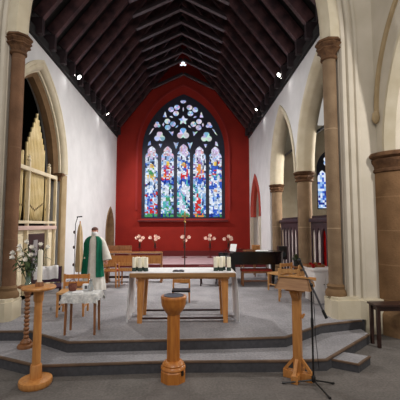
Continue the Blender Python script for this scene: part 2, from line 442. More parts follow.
htri(183.2, 99.0, [(-.15, -.02), (-.09, -.10), (0, -.13), (.09, -.10), (.15, -.02), (.09, .05), (-.09, .05)])
both(htri, 164.4, 113.4, [(-.09, -.13), (.10, -.13), (.05, .10), (.02, .16)])
both(htri, 151.6, 131.0, [(-.16, -.20), (-.04, -.10), (.13, .16), (.02, .14)])
both(htri, 176.2, 144.2, [(0, -.24), (.13, .12), (.0, .07), (-.13, .12)])
both(htri, 160.6, 145.4, [(0, -.12), (.09, .08), (-.09, .08)])
both(htri, 171.6, 132.6, [(-.17, .12), (-.02, .06), (.10, .10), (.04, -.14)])
both(htri, 149.6, 143.0, [(-.09, -.14), (.07, -.09), (.04, .12), (-.05, .04)])
for (x, y, dx, dy) in ((163.2, 123.6, .05, .11), (182.9, 107.6, .035, .13), (176.3, 131.0, .0, .0)):
    if dx: 
        e = [(dx, 0), (0, dy), (-dx, 0), (0, -dy)]
        if x > 182: htri(183.2, y, e)
        else: both(htri, x, y, e)
both(htri, 171.4, 115.9, [(-.12, .03), (0, .07), (.10, -.03), (0, -.04)])
both(htri, 176.4, 125.8, [(-.08, -.08), (.06, -.03), (.09, .09), (.0, .04)])
plate_out = [(u, v) for u, v in [(WC-WA-.03, WB-.03), (WC+WA+.03, WB-.03)]+arch(WC, WA+.03, WS, WH+.04, 20)]
m = MB(); m.plate([(u-WC, v-WB) for u, v in plate_out], [[(u-WC, v-WB) for u, v in h] for h in holes], -.07, .08, front)
struct(m.build('window_tracery', 'lead', win))
# glass: many small pieces of coloured glass, each with its own colour
def glass_mesh(name, cells):
    me = bpy.data.meshes.new(name); vs = []; fs = []; cs = []
    for q, c in cells:
        b = len(vs); vs += q; fs.append(tuple(range(b, b+len(q)))); cs.append(c)
    me.from_pydata(vs, [], fs); at = me.color_attributes.new('Col', 'FLOAT_COLOR', 'CORNER')
    k = 0
    for f, c in zip(me.polygons, cs):
        for _ in f.loop_indices: at.data[k].color = (*lin(c), 1); k += 1
    me.materials.append(M['glass']); o = bpy.data.objects.new(name, me); COL.objects.link(o); o.parent = win; struct(o); return o
LOW = [('b', 'r', 'g', 'lb'), ('t', 'g', 'g', 'lb'), ('l', 't', 'g', 'w'), ('r', 't', 'o', 'lb'), ('lb', 'b', 'b', 'w')]
UPP = [('g', 'y', 'w'), ('r', 'o', 'p'), ('r', 'r', 'b'), ('o', 'r', 'p'), ('b', 't', 'r')]
def lancet_colour(i, u, v, rnd):
    # u in -1..1, v 0..1
    if v > .86: return rnd.choice(['l', 'l', 'w', 'pk', 'w']) if abs(u) < .7 else 'lb'
    if v > .78: return rnd.choice(['w', 'l', 'lb', 'w', 'k'])
    if v > .525:
        t = (v-.525)/.255; A = UPP[i]
        if math.hypot(u*.9, (t-.74)*2.2) < .28: return 's' if math.hypot(u, (t-.74)*2.4) < .15 else 'y'
        if abs(u) < .25+.5*(1-t) and t < .66:
            if t < .3: return rnd.choice([A[1], A[0], A[1], 'w'])
            return rnd.choice([A[0], A[0], A[2], 'w'])
        return rnd.choice(['w', 'w', 'lb', 'w', 'b', A[2], 'k'])
    if v > .47:
        if i in (1, 2, 3): return rnd.choice(['b', 'b', 'lb', 'db'])
        return rnd.choice(['w', 'w', 'lb', 'pk'])
    t = v/.47; A = LOW[i]
    if t < .10: return rnd.choice([A[2], A[2], 'g', 'db'])
    if math.hypot(u*.9, (t-.80)*3.2) < .30: return 's' if math.hypot(u, (t-.80)*3.4) < .16 else 'w'
    if abs(u+.15) < .24+.35*(1-t) and t < .72: return rnd.choice([A[0], A[0], A[3], 'w', A[1]]) if u < .2 else rnd.choice([A[1], A[1], 'w', A[3]])
    return rnd.choice(['w', 'w', 'lb', A[3], 'b', A[1], 'k'])
for pn in panes:
    if pn[0] != 'lancet': continue
    _, i, c, a, zb, zt = pn; rnd = random.Random(20+i); nu, nv = 10, 54; a += .03; zb -= .03; zt += .03
    P = [[(c-a+2*a*(x+(rnd.uniform(-.3, .3) if 0 < x < nu else 0))/nu, zb+(zt-zb)*(y+(rnd.uniform(-.3, .3) if 0 < y < nv else 0))/nv) for x in range(nu+1)] for y in range(nv+1)]
    cells = []; prev = {}
    for y in range(nv):
        for x in range(nu):
            q = [P[y][x], P[y][x+1], P[y+1][x+1], P[y+1][x]]
            cu = sum(p[0] for p in q)/4; cv = sum(p[1] for p in q)/4
            cn = lancet_colour(i, (cu-c)/a, (cv-zb)/(zt-zb), rnd)
            key = (x//2, y//3, (cv-zb)/(zt-zb) > .86, abs((cu-c)/a) < .45)
            if key in prev and rnd.random() < .62: cn = prev[key]
            prev[key] = cn
            jit = rnd.uniform(.82, 1.08); col = tuple(min(255, v*jit) for v in pal[cn])
            cells.append(([wl(u, v, .02) for u, v in q], col))
    glass_mesh('lancet_glass', cells)
rnd = random.Random(5)
for pn in panes:
    if pn[0] != 'foil': continue
    c, R = pn[1], pn[2]+.02; base = rnd.choice(['w', 'w', 'lb', 'l', 'w']); cells = []
    for k in range(6):
        t0, t1 = 2*PI*k/6, 2*PI*(k+1)/6
        cn = rnd.choice([base, base, 'w', 'lb', 'l', 'w', 'lb'])
        cells.append(([wl(c[0], c[1], .021), wl(c[0]+R*math.cos(t0), c[1]+R*math.sin(t0), .021), wl(c[0]+R*math.cos(t1), c[1]+R*math.sin(t1), .021)], tuple(v*rnd.uniform(.8, 1) for v in pal[cn])))
    glass_mesh('tracery_glass', cells)
tw = struct(MB().plate(circ(tref_c, .24, 20), [], YB+.2, YB+.23, front).build('window_2', glow('daylight_glass', (236, 242, 255), 1.6)))

# ---- left (north) chancel wall with organ arch and small doorway
ZA, HA = 3.47, 2.46
OAc, OAa = 8.22, 1.63
nd_c, nd_a = 15.55, .62
wl_out = [(6.46, 0), (YB+.1, 0), (YB+.1, 6.6), (6.46, 6.6)]
doorn = opening(nd_c, nd_a, .42, 1.65, 1.02, 10)
struct(MB().plate(wl_out, [opening(OAc, OAa, .30, ZA, HA)[:], doorn], XL-.55, XL, side).build('wall_left', 'plaster'))
# arch orders: cream outer roll, brown chamfered inner order on corbels
pa = arch(OAc, OAa, ZA, HA, 18)
JP = [(-.18, XL+.001), (-.18, XL+.02), (-.12, XL+.035), (-.06, XL+.03), (.0, XL+.01), (.05, XL-.04), (.05, XL-.10), (-.02, XL-.14), (-.05, XL+.001)]
for q in ([(OAc+OAa, .30), (OAc+OAa, ZA-.03)], [(OAc-OAa, ZA-.03), (OAc-OAa, .30)]):
    struct(MB().sweep(q, JP, side).build('trim_16', 'tan'))
pa2 = arch(OAc, OAa, ZA, HA, 18)
struct(MB().sweep(pa, [(-.20, XL+.001), (-.20, XL+.03), (-.13, XL+.05), (-.10, XL+.02), (-.04, XL+.05), (.0, XL+.03), (.05, XL-.04), (.05, XL-.08), (.09, XL-.10), (.09, XL-.16), (-.02, XL-.16), (-.05, XL+.001)], side).build('trim_2', 'cream'))
struct(MB().sweep(pa2, [(-.01, XL-.14), (.11, XL-.15), (.20, XL-.24), (.20, XL-.40), (-.01, XL-.50)], side).build('trim_3', 'brownstone'))
for yy in (OAc+OAa, OAc-OAa):
    s_ = -1 if yy > OAc else 1
    m = MB(); m.box((XL-.22, yy+s_*.05, ZA-.02), (.46, .26, .08), bev=.015); m.box((XL-.22, yy+s_*.03, ZA-.13), (.38, .20, .16), taper=.6, bev=.01)
    struct(m.build('corbel', 'capital'))
struct(MB().sweep([(nd_c+nd_a, .42)]+arch(nd_c, nd_a, 1.65, 1.02, 10)+[(nd_c-nd_a, .42)], [(-.14, XL), (-.14, XL+.04), (-.05, XL+.04), (0, XL), (.10, XL-.12), (.10, XL-.3), (-.0, XL-.3), (-.05, XL)], side).build('trim_4', 'brownstone'))
dn = struct(MB().plate(opening(nd_c, nd_a+.1, .42, 1.75, 1.2, 10), [], XL-.42, XL-.36, side).build('door_1', 'tan'))
struct(MB().sphere((XL-.33, nd_c-.25, 1.3), .05).build('door_handle', 'black', dn))
# organ chamber behind the arch
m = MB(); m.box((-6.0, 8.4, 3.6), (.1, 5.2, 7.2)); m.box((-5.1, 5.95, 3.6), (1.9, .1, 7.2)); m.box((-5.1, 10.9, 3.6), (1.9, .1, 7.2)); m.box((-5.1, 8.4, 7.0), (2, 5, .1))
struct(m.build('wall_organ_chamber', 'chamberdark'))

# ---- right (south) chancel wall: two arches, columns, red rimmed doorway
TR = .42
A1c, A1a = 7.52, 1.52
A2c, A2a = 10.78, 1.34
sd_c, sd_a = 15.2, .95
A1P = [p for p in arch(A1c, A1a, ZA, 2.45, 18) if p[0] > 6.46]
ol = [(6.46, A1P[-1][1])]+A1P[::-1]+[(A2c-A2a, ZA)]+arch(A2c, A2a, ZA, 2.35)[::-1][1:]+[(A2c+A2a+.30, ZA), (A2c+A2a+.30, 0), (YB+.1, 0), (YB+.1, 6.6), (6.46, 6.6)]
doors = opening(sd_c, sd_a, .42, 2.5, 1.62, 10)
struct(MB().plate(ol, [doors], XR, XR+TR, side).build('wall_right', 'plaster'))
for k, (c, a, h) in enumerate(((A1c, A1a, 2.45), (A2c, A2a, 2.35))):
    p = [q for q in arch(c, a, ZA, h, 18) if q[0] > 6.46]
    struct(MB().sweep(p, [(-.16, XR-.001), (-.16, XR-.035), (-.08, XR-.05), (-.02, XR-.03), (.0, XR), (.07, XR+.09), (.09, XR+.14), (.09, XR+.28), (.06, XR+.36), (-.02, XR+TR+.03), (-.16, XR+TR+.03), (-.16, XR+TR+.001), (-.03, XR+TR+.001), (-.03, XR-.001)], side).build('trim_%d' % (5+k), 'cream'))
def column(name, loc, r, z0, zc, mshaft, capr, caph, label, base=True, n=24, plinth=True):
    t = struct(bpy.data.objects.new(name, None)); COL.objects.link(t); t.location = loc
    struct(MB().lathe([(r, z0), (r, zc-caph)], n=n).build('shaft', mshaft, t))
    h = caph; k = capr
    m = MB(); m.lathe([(r*1.02, zc-h-.03), (r*1.28, zc-h-.01), (r*1.28, zc-h*.90), (r*1.05, zc-h*.86), (r*1.05, zc-h*.8)], n=n)
    m.lathe([(r*1.05, zc-h*.86), (r*1.12, zc-h*.78), (r*1.35, zc-h*.62), (k*.88, zc-h*.52), (k*.84, zc-h*.44), (k*.72, zc-h*.42), (k*.82, zc-h*.34), (k*.96, zc-h*.26), (k*.9, zc-h*.2)], n=32, lobes=8, amp=.07)
    m.lathe([(k*.86, zc-h*.24), (k*.9, zc-h*.18), (k*1.02, zc-h*.14), (k*1.02, zc-h*.05), (k*.95, zc)], n=8, rot=PI/8)
    struct(m.build('capital', 'capital', t, sharp=30))
    if base:
        struct(MB().lathe([(r*1.5, z0-.0), (r*1.55, z0+.05), (r*1.4, z0+.10), (r*1.2, z0+.13), (r*1.3, z0+.18), (r*1.02, z0+.22)], n=n).build('column_base', 'brownstone', t))
    return t
column('column', (XR+.21, 9.24, 0), .20, .3, ZA, 'shaft', .30, .26, '')
column('column', (XR+.21, A2c+A2a+.10, 0), .19, .3, ZA, 'shaft', .29, .26, '')
p = [(sd_c+sd_a, 2.35)]+arch(sd_c, sd_a, 2.5, 1.62, 10)+[(sd_c-sd_a, 2.35)]
struct(MB().sweep(p, [(-.20, XR), (-.20, XR-.04), (-.02, XR-.05), (.08, XR+.06), (.08, XR+.2), (-.0, XR+.2), (-.03, XR)], side).build('trim_7', 'redrim'))
for s_ in (-1, 1):
    struct(MB().box((XR-.0, sd_c+s_*(sd_a+.06), 1.38), (.14, .24, 1.92)).build('trim_8', 'greywall'))
dd = struct(MB().plate(opening(sd_c, sd_a+.05, .42, 2.5, 1.7, 10), [], XR+.32, XR+.38, side).build('door_2', 'tan'))
m = MB()
for yy in (-.45, 0, .45): m.box((XR+.30, sd_c+yy, 1.7), (.05, .06, 2.5))
struct(m.build('door_rib', 'brownstone', dd))

# ---- wall plates along the eaves
for s_, x in ((-1, XL), (1, XR)):
    struct(MB().box((x-s_*.0, 11.5, 6.53), (.17, 10.2, .22)).build('ceiling_wall_plate', 'boards'))
# ---- roof: boards and trusses
m = MB()
for s_ in (-1, 1):
    x0 = AX+s_*3.75
    m._add([(x0, 6.46, 6.6), (x0, 17.3, 6.6), (AX, 17.3, 11.75), (AX, 6.46, 11.75), (x0, 6.46, 6.68), (x0, 17.3, 6.68), (AX, 17.3, 11.83), (AX, 6.46, 11.83)],
           [(0, 1, 2, 3), (7, 6, 5, 4), (0, 4, 5, 1), (3, 2, 6, 7), (0, 3, 7, 4), (1, 5, 6, 2)])
struct(m.build('ceiling', 'boards'))
def bar(p0, p1, depth, th, dirn):
    # a plank in the truss plane: p0->p1 is its lower edge, depth measured on the outer side
    p0, p1 = Vector((p0[0], 0, p0[1])), Vector((p1[0], 0, p1[1])); d = (p1-p0).normalized(); n = Vector((-d.z, 0, d.x))
    if n.z < 0: n = -n
    if abs(n.z) < .3 and n.x*dirn < 0: n = -n
    y = Vector((0, th/2, 0)); q = [p0, p1, p1+n*depth, p0+n*depth]
    return [v-y for v in q]+[v+y for v in q]
BF = [(0, 1, 2, 3), (7, 6, 5, 4), (0, 4, 5, 1), (1, 5, 6, 2), (2, 6, 7, 3), (3, 7, 4, 0)]
tr0 = thing('roof_truss', '', 'roof truss', (AX, 16.42, 0), 0, 'dark timber roof trusses')
for s_ in (-1, 1):
    MB()._add(bar((s_*3.16, 6.88), (0, 10.96), .29, .13, s_), BF).build('rafter', 'timber2', tr0)
    MB()._add(bar((s_*3.16, 6.50), (s_*3.16, 6.90), .40, .13, s_), BF).build('ashlar_post', 'timber', tr0)
    MB()._add(bar((s_*1.56, 8.90), (0, 9.66), .13, .11, s_), BF).build('collar_brace', 'timber', tr0)
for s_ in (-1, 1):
    MB()._add(bar((s_*1.56, 8.887), (0, 9.647), .018, .125, s_), BF).build('collar_highlight', 'edgelight', tr0)  # thin pale strip: highlight painted along the collar's lower edge
for k in range(14):
    t = tr0 if k == 0 else dup(tr0, (AX, 16.42-.73*k, 0))
    if k == 1:
        for ch in list(t.children):
            if ch.name.startswith('collar'): bpy.data.objects.remove(ch)
    t['label'] = 'dark timber roof truss, %s one out from the red end wall' % ORD[k]

# ---- chancel arch wall and its mouldings
CY0, CY1 = 6.12, 6.45
SXL, SXR = -3.29, 2.73
CC = (SXL+SXR)/2; CH = (SXR-SXL)/2
SP = 5.57
hole = [(CC-CH-.14, 0), (CC+CH+.14, 0)]+arch(CC, CH+.14, SP, 5.35, 16)
big = [(-7.5, 0), (CC-CH-.14, 0)]+arch(CC, CH+.14, SP, 5.35, 16)[::-1]+[(CC+CH+.14, 0), (7.5, 0), (7.5, 13.5), (-7.5, 13.5)]
struct(MB().plate(big, [], CY0, CY1, front).build('wall_chancel_arch', 'greywall'))
pj = [(CC+CH, SP)]+arch(CC, CH, SP, 5.2, 18)[1:-1]+[(CC-CH, SP)]
# inner order above the capitals, faceted
struct(MB().sweep(arch(CC, CH, SP, 5.2, 18), [(.13, 6.16), (.04, 6.0), (-.09, 6.0), (-.20, 6.08), (-.20, 6.4), (.04, 6.4), (.13, 6.28)], front).build('trim_9', 'cream'))
for i, (o0, w) in enumerate(((.155, .10), (.29, .11), (.44, .09))):
    jp = [(CC+CH+o0, .62)]+arch(CC, CH+o0, SP, 5.2+o0*1.2, 18)+[(CC-CH-o0, .62)]
    yf = CY0-.10+i*.03
    struct(MB().sweep(jp, [(0, CY0+.02), (0, yf+.03), (-.02, yf+.005), (-.05, yf), (-w+.03, yf), (-w+.01, yf+.01), (-w, yf+.04), (-w, CY0+.02)], front).build('trim_%d' % (10+i), 'greywall'))
column('column', (SXR, 6.2, 0), .125, .66, SP, 'shaft', .25, .36, '')
column('column', (SXL, 6.2, 0), .115, .66, SP, 'shaftdark', .235, .34, '')
# plinths
for s_, x in ((1, SXR), (-1, SXL)):
    m = MB(); m.plate([(x-s_*.18, 5.99), (x-s_*.10, 5.90), (x+s_*.32, 5.93), (x+s_*.40, 5.86), (x+s_*.46, 6.12), (x-s_*.14, 6.4), (x-s_*.18, 6.3)], [], .30, .62, flat)
    m.plate([(x-s_*.15, 6.02), (x-s_*.08, 5.94), (x+s_*.30, 5.97), (x+s_*.38, 6.12), (x-s_*.12, 6.38)], [], .62, .67, flat)
    struct(m.build('trim_15', 'cream'))
    struct(MB().box((x+s_*.75, 6.07, .31), (.6, .12, .62), bev=.02).build('baseboard_arch', 'cream'))
# nave: right respond pier, arcade wall with hood mould
pr_ = struct(bpy.data.objects.new('pier', None)); COL.objects.link(pr_); pr_.location = (3.91, 6.12, 0)
struct(MB().lathe([(.40, .45), (.40, 2.98)], n=32).build('shaft', 'pier', pr_))
struct(MB().lathe([(.40, 2.94), (.43, 2.96), (.43, 3.0), (.405, 3.02), (.42, 3.08), (.46, 3.14), (.46, 3.18), (.44, 3.2), (.50, 3.24), (.50, 3.27), (.48, 3.3), (.46, 3.32)], n=32).build('capital', 'capital', pr_))
struct(MB().lathe([(.44, 0), (.44, .36), (.41, .42), (.40, .46)], n=32).build('column_base', 'roughstone', pr_))
NAc, NAa, NAh = 4.15, 1.72, 2.9
nw = [(1.5, 0), (NAc-NAa, 0), (NAc-NAa, 3.3)]+arch(NAc, NAa, 3.3, NAh, 18)[::-1][1:]+[(6.12, 3.3), (6.12, 11), (1.5, 11)]
struct(MB().plate(nw, [], 3.57, 4.25, side).build('wall_nave_right', 'greywall'))
struct(MB().sweep(arch(NAc, NAa+.16, 4.05, NAh-.40, 18), [(.03, 3.575), (.03, 3.53), (-.02, 3.51), (-.07, 3.53), (-.08, 3.575)], side).build('trim_13', 'tan'))
struct(MB().lathe([(.02, -.16), (.06, -.12), (.075, -.05), (.06, .04), (.03, .08)], (3.53, NAc+NAa+.16, 4.05), 10).build('hood_stop', 'tan'))
struct(MB().sweep(arch(NAc, NAa, 3.3, NAh, 18), [(.12, 3.70), (0, 3.562), (-.06, 3.562), (-.06, 3.6), (.02, 3.72)], side).build('trim_14', 'cream'))
# south aisle shell
struct(MB().box((8.05, 11.6, 3.5), (.1, 11, 7)).build('wall_aisle_right', 'cream'))
struct(MB().box((7.2, 3.4, 3.5), (.1, 5.6, 7)).build('wall_nave_aisle', 'greywall'))
m = MB()
m._add([(3.50, 6.5, 4.5), (3.50, 17, 4.5), (6.9, 17, 6.9), (6.9, 6.5, 6.9), (3.50, 6.5, 4.58), (3.50, 17, 4.58), (6.9, 17, 6.98), (6.9, 6.5, 6.98)], [(0, 1, 2, 3), (7, 6, 5, 4), (0, 4, 5, 1), (3, 2, 6, 7), (0, 3, 7, 4), (1, 5, 6, 2)])
m._add([(8.0, 6.5, 6.0), (8.0, 17, 6.0), (6.9, 17, 6.9), (6.9, 6.5, 6.9), (8.0, 6.5, 6.08), (8.0, 17, 6.08), (6.9, 17, 6.98), (6.9, 6.5, 6.98)], [(3, 2, 1, 0), (4, 5, 6, 7), (0, 1, 5, 4), (3, 7, 6, 2), (0, 4, 7, 3), (1, 2, 6, 5)])
struct(m.build('ceiling_aisle', 'boards'))
AWc, AWa = 6.95, .62
aw = opening(AWc, AWa, 2.75, 4.75, 1.0, 12)
struct(MB().plate([(3.5, 0), (8.1, 0), (8.1, 7), (3.5, 7)], [aw], 16.2, 16.5, front).build('wall_aisle_end', 'cream'))
win3 = struct(bpy.data.objects.new('window_3', None)); COL.objects.link(win3); win3.location = (AWc, 16.3, 2.75)
hs = []
for sx in (-1, 1):
    c = sx*.30; hs.append([(c-.25, .06), (c+.25, .06)]+arch(c, .25, 1.55, .42, 8))
hs.append(foil((0, 2.42), .13, .13, 4, PI/4))
struct(MB().plate([(u-AWc, v-2.75) for u, v in aw], hs, -.05, .06, front).build('window_tracery', 'lead', win3))
rnd = random.Random(3); cells = []
for y in range(26):
    for x in range(12):
        x0, x1 = -.62+1.24*x/12, -.62+1.24*(x+1)/12; z0, z1 = 3.0*y/26, 3.0*(y+1)/26
        cn = rnd.choice(['w', 'w', 'lb', 'w', 'b', 'lb', 'db', 'w'])
        if abs(abs((x0+x1)/2)-.3) < .12 and .3 < z0 < 1.5: cn = rnd.choice(['b', 'b', 'w', 'lb'])
        cells.append(([(x0, 0, z0), (x1, 0, z0), (x1, 0, z1), (x0, 0, z1)], pal[cn]))
win_keep = win; win = win3
# keep the pieces of glass inside the arched opening
cells = [(q, c) for q, c in cells if all((v[2] < 2.0 or (abs(v[0]) < .62-(v[2]-2.0)*.55)) for v in q)]
glass_mesh('aisle_glass', cells); win = win_keep

# ---- parclose screens in the arcade, curtains beyond
def parclose(name, y0, y1, label, curt):
    x = XR+.30; L = y1-y0; t = thing(name, label, 'screen', (x, (y0+y1)/2, .3), 0)
    n = max(4, round(L/.34)); w = L/n; hl = []
    for k in range(n):
        c = -L/2+w*(k+.5); hl.append(opening(c, w*.34, .10, 1.34, .26, 6))
    MB().plate([(-L/2, 0), (L/2, 0), (L/2, 1.75), (-L/2, 1.75)], hl, -.02, .02, side).build('lancet_panel', 'screen', t)
    MB().box((0, 0, 1.80), (.16, L, .10), bev=.015).build('cornice', 'screen', t)
    m = MB()
    for k in range(int(L/.14)): m.box((0, -L/2+.07+.14*k, 1.88), (.05, .10, .07), taper=.8)
    m.build('cresting', 'screen', t)
    for k, c in enumerate(curt):
        cy0 = -L/2+L*k/len(curt); cl = L/len(curt)
        MB().grid(lambda u, v: ((.055+.012*math.sin(u*cl*42)), cy0+u*cl, .1+1.55*v), 40, 2).build('curtain', c, t, solid=.008)
    return t
parclose('parclose_screen', 6.55, 9.0, 'dark carved wooden screen in the near arch, red and white curtains behind its openings', ['redcloth', 'redcloth', 'redcloth', 'paleboard'])
parclose('parclose_screen', 9.50, 12.0, 'dark carved wooden screen in the far arch, pale hangings behind its openings', ['paleboard', 'paleboard'])

# ---- organ
og = thing('pipe_organ', 'cream pipe organ with gilt pipes filling the arch on the left', 'organ', (-3.93, 8.25, .3))
# local: y along the front, +x towards the chancel
oy = lambda y: y-8.40
m = MB()
m.box((-.25, oy(8.38), .78), (.4, 2.94, 1.56)); m.build('case', 'organ', og)
m = MB(); m.box((.0, oy(8.38), 1.60), (.14, 2.98, .10), bev=.02); m.build('rail', 'rail', og)
m = MB(); m.box((.0, oy(8.38), 1.74), (.12, 2.98, .07), bev=.02); m.build('rail', 'organ', og)
MB().box((0, oy(8.38), 3.03), (.10, 2.98, .10), bev=.02).build('rail', 'organ', og)
posts = [6.98, 8.24, 9.38, 9.86]
for y in posts:
    h = 3.22 if y < 9.5 else 2.98
    m = MB().box((.0, oy(y), h/2), (.08, .055, h), bev=.01); m.lathe([(.03, h), (.055, h+.04), (.03, h+.09), (.045, h+.12), (.0, h+.17)], (0, oy(y), 0), 10); m.build('post', 'organ', og)
for (a, b) in ((7.05, 8.18), (9.44, 9.79)):
    n = 3 if b-a > 1 else 1
    for k in range(n):
        c = a+(b-a)*(k+.5)/n; w = (b-a)/n-.08
        m = MB(); m.box((-.035, oy(c), .76), (.03, w, 1.3), bev=.01); m.box((-.02, oy(c), .76), (.03, w-.12, 1.14), bev=.01); m.build('panel', 'organ', og)
dr = MB().box((-.03, oy(8.82), .74), (.05, .86, 1.42)).build('door', 'organdark', og)
MB().box((0.0, oy(8.72), .84), (.02, .22, .9)).build('door_panel', mat('door_glass', (150, 150, 152), .3), dr)
def pipe(y, z0, z1, r, zm):
    m = MB(); m.lathe([(.012, z0), (r*.9, zm-.12), (r, zm-.02), (r, z1)], (-.12, oy(y), 0), 10)
    p = m.build('pipe', 'pipe', og)
    MB().box((-.12+r*.86, oy(y), zm), (.02, r*1.1, .055)).build('pipe_mouth', 'pipemouth', p)
def flat_pipes(a, b, n, top, mouth):
    for k in range(n):
        t = (k+.5)/n; pipe(a+(b-a)*t, 1.78, top(t), (b-a)/n*.43, mouth(t))
flat_pipes(8.29, 9.33, 13, lambda t: 3.65+.95*(1-abs(2*t-1))**1.0, lambda t: 2.05+.22*abs(2*t-1))
flat_pipes(7.04, 8.18, 12, lambda t: 3.2+.3*abs(2*t-1), lambda t: 2.15)
flat_pipes(9.43, 9.78, 6, lambda t: 3.0, lambda t: 2.1)

# ---- spotlights
for i, (p, a) in enumerate(zip(SPOTS, AIMS)):
    w = 'left' if p[0] < 0 else 'right'; q = 'nearer' if i % 2 == 0 else 'farther'
    t = thing('spotlight', 'lit spotlight under the %s eaves, the %s of two there' % (w, q), 'spotlight', p, 0, 'spotlights under the eaves')
    d = (Vector(a)-Vector(p)).normalized(); s_ = -1 if p[0] < 0 else 1
    MB().tube([d*-.10, d*-.06, d*.10], [.04, .065, .075], 14).build('housing', 'black', t)
    MB().tube([d*.101, d*.112], [.066, .066], 14).build('lens', 'flame', t)
    MB().tube([(0, 0, 0), (s_*.05, 0, .03), (s_*.14, 0, 6.60-p[2])], .015, 8).build('bracket', 'black', t)

# ================================================================== THINGS IN THE CHANCEL
ZC = .30
# ---- altar
al = thing('altar_table', 'long oak altar table with tapered legs behind the font', 'table', (-.12, 6.08, ZC))
MB().box((0, 0, .815), (1.80, .76, .07), bev=.006).build('tabletop', mat('altar_oak', (164, 122, 76), .5, (140, 102, 62), 5, stretch=(.8, 6, 6)), al)
MB().box((0, 0, .765), (1.60, .62, .04)).build('apron', 'oak', al)
for sx in (-1, 1):
    for sy in (-1, 1):
        MB().quadbar((sx*.72, sy*.24, .78), (sx*.735, sy*.27, 0), (.13, .11), (.075, .075), (0, 1, 0)).build('leg', 'oak', al)
for sy in (-1, 1): MB().box((0, sy*.27, .075), (1.42, .03, .03)).build('stretcher', 'walnut', al)
def drape(u, v):
    # runner across the top with two hanging ends; u along, v across
    s = -1.74+3.48*u; y = -.345+.69*v
    fold = .018*math.sin(v*19+1.3*math.copysign(1, s))
    if abs(s) < .905: return (s, y, .856+.0)
    d = abs(s)-.905; sg = math.copysign(1, s)
    return (sg*(.918+.035*d*1.2+fold*min(1, d*3)), y*(1+.02*d), .850-d*.985)
c = MB().grid(drape, 80, 24).build('altar_cloth', 'cloth', None, solid=.006, sharp=80); move(c, (-.12, 6.08, ZC))
tag(c, 'white linen cloth over the altar with ends hanging to the floor', 'tablecloth')
ZT = ZC+.857
cn = thing('pillar_candle', '', 'candle', (0, 0, 0), 0, 'white candles on the altar')
MB().lathe([(.036, .03), (.036, .235), (.032, .24), (.010, .236)], n=14).build('wax', 'wax', cn)
MB().tube([(0, 0, .235), (.002, 0, .252)], .003, 6).build('wick', 'wick', cn)
MB().lathe([(.042, 0), (.044, .012), (.038, .03), (.041, .062), (.039, .064), (.0365, .045)], n=14).build('holder', 'holder', cn)
LP = [(-.985, 5.95), (-.935, 6.05), (-.88, 5.93), (-.83, 6.03), (-.775, 5.93)]
RP = [(.46, 5.94), (.50, 6.05), (.555, 5.95), (.61, 6.05), (.695, 5.95)]
first = True
for side_, L in (('left', LP), ('right', RP)):
    for k, (x, y) in enumerate(L):
        lb = 'white candle in dark holder, %s from left in the altar\'s %s cluster' % (ORD[k], side_)
        if first: cn.location = (x, y, ZT); cn['label'] = lb; first = False
        else: dup(cn, (x, y, ZT), 0, lb)
bk = thing('open_book', 'small dark open book lying flat at the middle of the altar', 'book', (-.20, 5.90, ZT))
MB().box((0, 0, .006), (.20, .14, .010)).build('cover', 'black', bk)
MB().grid(lambda u, v: ((u-.5)*.18, (v-.5)*.125, .012+.012*abs(math.sin(u*2*PI))), 16, 2).build('pages', 'grey', bk, solid=.002)

# ---- font
ft = thing('baptismal_font', 'octagonal orange wooden font with a round bowl in front of the altar', 'font', (-.209, 4.385, 0))
MB().lathe([(.165, 0), (.165, .125), (.150, .145)], n=8, rot=PI/8).build('base', 'orange', ft, sharp=20)
MB().lathe([(.150, .14), (.160, .155), (.155, .175), (.135, .19), (.14, .205), (.125, .225), (.10, .245), (.085, .25)], n=24).build('base_moulding', 'orange', ft)
MB().lathe([(.088, .24), (.086, .84)], n=8, rot=PI/8).build('stem', 'orange', ft, sharp=20)
MB().lathe([(.085, .82), (.10, .845), (.13, .88), (.152, .93), (.163, .98), (.163, 1.01), (.168, 1.02), (.168, 1.045), (.160, 1.055), (.13, 1.055), (.122, 1.04), (.115, 1.025)], n=32).build('bowl', 'orange', ft)
MB().lathe([(.132, 1.058), (.130, 1.063), (.112, 1.063), (.095, 1.050), (.03, 1.046), (.0, 1.045)], n=28).build('basin', 'grey', ft)
MB().box((.118, -.105, .12), (.03, .02, .05), rz=PI/4).build('latch', 'black', ft)

# ---- paschal candle stand, left foreground
ps = thing('candle_stand', 'tall honey oak candle stand on a broad round base, left foreground', 'candle stand', (-1.905, 4.30, 0))
MB().lathe([(.178, 0), (.19, .015), (.194, .05), (.188, .075), (.16, .082), (.08, .085)], n=40).build('base', 'oak', ps)
MB().lathe([(.07, .08), (.068, .235), (.06, .25), (.052, .252)], n=20).build('collar', 'oak', ps)
MB().lathe([(.051, .245), (.046, 1.02)], n=16).build('stem', 'oak', ps)
MB().lathe([(.046, 1.0), (.058, 1.03), (.06, 1.06), (.062, 1.12), (.085, 1.15), (.10, 1.16), (.0, 1.16)], n=20).build('capital', 'oak', ps)
MB().lathe([(.18, 1.16), (.20, 1.17), (.204, 1.185), (.195, 1.20), (.03, 1.20)], n=32).build('plate', 'oak', ps)
pc = thing('paschal_candle', 'tall thick white candle on the oak candle stand', 'candle', (-1.90, 4.30, 1.20))
MB().lathe([(.055, 0), (.055, .02), (.048, .05), (.046, .055), (.0, .055)], n=6).build('holder', 'brown', pc)
MB().lathe([(.030, .05), (.029, .44), (.025, .45), (.012, .445)], n=20).build('wax', 'wax', pc)
MB().tube([(0, 0, .44), (.003, 0, .465)], .004, 6).build('wick', 'wick', pc)

